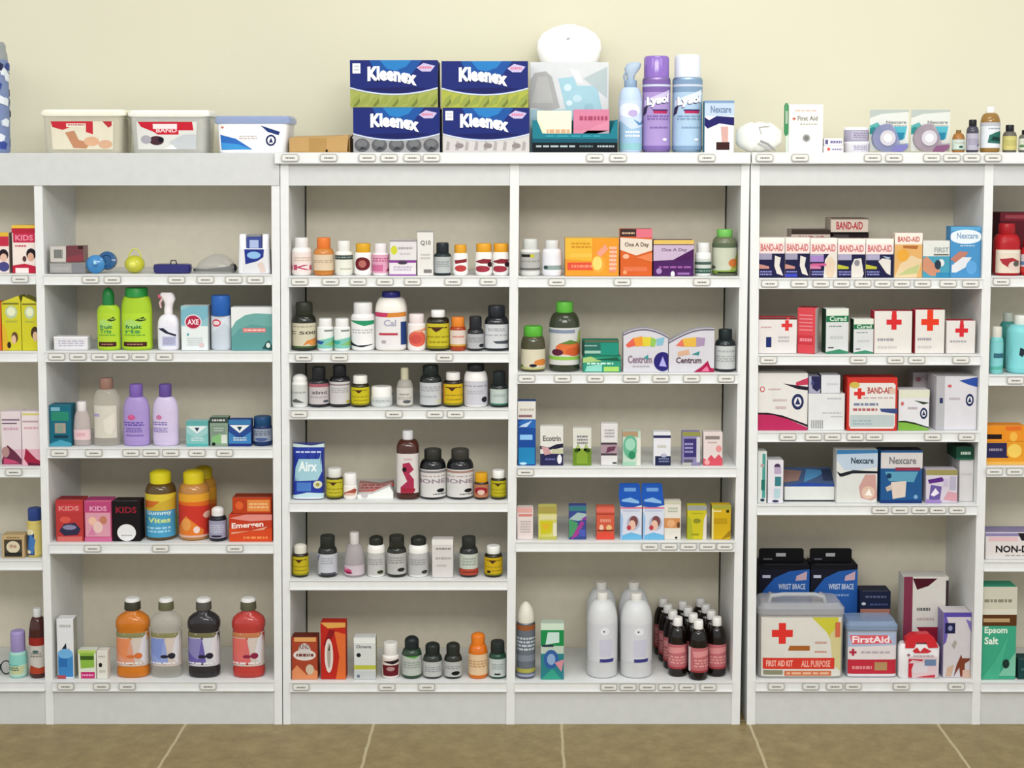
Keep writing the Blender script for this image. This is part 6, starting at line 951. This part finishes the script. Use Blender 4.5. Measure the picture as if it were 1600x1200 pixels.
bx('E5', 1474, 1518, 957, 'violet-topped white box with horse-brown figure and navy badge', 'cdc8cc', [R(0, .93, 1, 1, '5a4aa4'), P([(0, .93), (.1, .93), (.2, .8), (.1, .55), (0, .5)], '6858ac'), R(.05, .68, .42, .84, '22244c'), E(.24, .76, .08, .04, '8c90b8'), P([(.8, .9), (1, .86), (1, .7)], '7c70b8'), P([(.4, .02), (.5, .2), (.66, .36), (.7, .3), (1, .3), (.95, .26), (.8, .22), (.8, .02), (.64, .02), (.6, .16)], '80402c'), P([(.1, .02), (.16, .16), (.4, .2), (.3, .02)], 'c8a890'), P([(.3, .5), (.42, .58), (.5, .54), (.4, .44)], 'a8a49c'), R(.72, .0, 1, .12, 'd0b0a0')], dp=.06, s=.02, side='8c84b4', name='brace_box')

# ================================================================== far-right bay
bot('F1', 1553, 1592, 349, 'red jug-shaped bottle with red cap and beige label', 'b01c24', 'a81c24', 'dccfbc', [P([(.1, .6), (.6, .66), (.9, .5), (.5, .2), (.2, .4)], 'a83038'), E(.65, .3, .22, .2, 'd8c4b8'), E(.75, .4, .12, .12, '5c5c58'), R(.05, .85, .9, .95, 'e0d8c8')], caph=.2, capr=.66, shd=.62, lz=(.05, .5), span=150, n=3, neck=.6, name='pain_relief_bottle')
bot('F1', 1594, 1622, 375, 'red bottle cut by the right edge', 'bc242c', 'a41c24', 'c8c0c8', [R(0, .4, .6, .6, '5c7ca8'), R(0, 0, 1, .3, 'c03c34')], caph=.2, capr=.7, shd=.64, lz=(.1, .6), name='pain_relief_bottle')
bx('F1', 1562, 1640, 332, 'dark maroon carton standing behind the red bottles', '5c1c24', [R(0, .86, 1, 1, '782430'), R(.1, .9, .5, .96, 'a04850')], s=.1, dp=.08)
AQ = [L(.3, .6, .75, .75, 1, '3c7480'), P([(.1, .1), (.9, .2), (.9, .02), (.1, .02)], '5cb4a4')]
bot('F2', 1547, 1567, 510, 'small aqua bottle with white cap', '7cc8c8', 'dad8cc', '84ccd0', [R(.3, .45, .8, .62, '3a6c7c'), *AQ[1:]], caph=.22, capr=.78, shd=.68, lz=(.08, .66), name='mouthwash_bottle')
bot('F2', 1573, 1617, 492, 'large aqua bottle with white cap and black label mark', '80d0d4', 'dfe2dc', '84d2d6', [P([(.4, .6), (.95, .66), (.95, .5), (.5, .46), (.45, .34), (.38, .4)], '26323a'), E(.6, .2, .06, .03, '2c3c44')], caph=.16, capr=.5, shd=.7, lz=(.08, .72), waist=.06, name='mouthwash_bottle', s=.012)
bot('F2', 1562, 1586, 488, 'darker teal bottle standing behind the two aqua ones', '4ca49c', 'c8cfc4', '50a8a0', [], caph=.16, capr=.6, shd=.72, lz=(.08, .72), name='mouthwash_bottle', s=.12)
q1 = bx('F3', 1541, 1612, 690, 'orange box with navy panel, lower of two', 'dc9428', [R(0, .3, .45, .95, '2a2854'), P([(.45, .95), (.36, .6), (.5, .3), (.45, .3), (.3, .3), (.3, .95)], '2a2854'), L(.05, .55, .35, .75, 1, '9c94a4'), E(.62, .6, .16, .3, 'e8c45c'), R(0, .0, 1, .14, 'e0ac50')], dp=.06)
bx('F3', 1541, 1602, 665, 'orange box with black bar, upper of two', 'e08c24', [R(0, .15, .4, .45, '241818'), E(.7, .3, .1, .3, 'e8b048'), R(.5, .7, .9, .95, 'dc6c24')], dp=.05, on=q1)
bx('F4', 1540, 1640, 832, 'wide white box with bold black lettering and purple top', 'd9d4d2', [R(0, .86, 1, .98, '8c84b0'), R(.05, .68, .5, .84, 'dcb8bc'), P([(.5, .98), (.64, .98), (.6, .7), (.56, .7)], '241c24'), T('NON-DAIRY', .16, .26, 1.0, .52, '1c181c'), L(.3, .12, .9, .18, 1, '9c9896')], dp=.07, s=.01, top='9088ac')
bx('F5', 1534, 1588, 917, 'tall green epsom salt carton with white top and brown band', '3fa684', [R(0, .66, 1, 1, 'cbc8b6'), P([(0, .76), (1, .76), (1, .66), (0, .68)], 'd6d4c4'), L(.05, .82, .85, .88, 1, '8c8a78'), R(0, .58, 1, .7, '5c381c'), R(.04, .62, .8, .66, 'b89c70'), T('Epsom', .08, .48, .74, .57, 'dcebdc'), T('Salt', .08, .38, .48, .46, 'dcebdc'), P([(.5, .04), (1, .3), (1, .04)], '7cc0a4'), E(.72, .17, .1, .05, '1c3830'), P([(0, 0), (.5, 0), (.8, .5), (.4, .2)], '48b08c')], dp=.06, s=.012, side='b0ae9c', name='salt_carton')
bx('F5', 1591, 1625, 1030, 'dark green box cut by the right edge', '1c4444', [L(.1, .4, .9, .6, 1, '3c6c6c')], dp=.05)

# price tags are told apart by the goods above them
bpy.context.view_layer.update()
CNT = {}
for key, o in PT:
    tx = o.location.x; best = None
    for q, d in ITEMS.get(key, []):
        x = q.location.x; u = CNT.get(q.name, 0)
        e = abs(x-tx)+(9 if u else 0)
        if best is None or e < best[0]: best = (e, q, d)
    if best is None or best[0] > 9: continue
    CNT[best[1].name] = 1
    ws = best[2].replace(',', '').split()[:8]
    while ws[-1] in ('with', 'and', 'of', 'the', 'a', 'its', 'by', 'on', 'white', 'black', 'in', 'between', 'dark', 'pale', 'left', 'right', 'two', 'wide', 'half', 'blue', 'under'): ws.pop()
    o['label'] = 'price tag below the '+' '.join(ws)+', '+PHR[key].replace(' shelf, ', ' shelf ').replace('on top of the', 'top of')

seen = {}
for key, o in PT: seen.setdefault(o['label'], []).append(o)
for lb, os_ in seen.items():
    if len(os_) == 2:
        os_.sort(key=lambda q: q.location.x)
        d = lb.split(' the ', 1)[1].rsplit(', ', 1); ws = d[0].split()[:5]
        while ws[-1] in ('with', 'and', 'of', 'the', 'a', 'by', 'white', 'black'): ws.pop()
        for q, t in zip(os_, ('left', 'right')): q['label'] = t+' of two price tags below '+' '.join(ws)+', '+d[1]
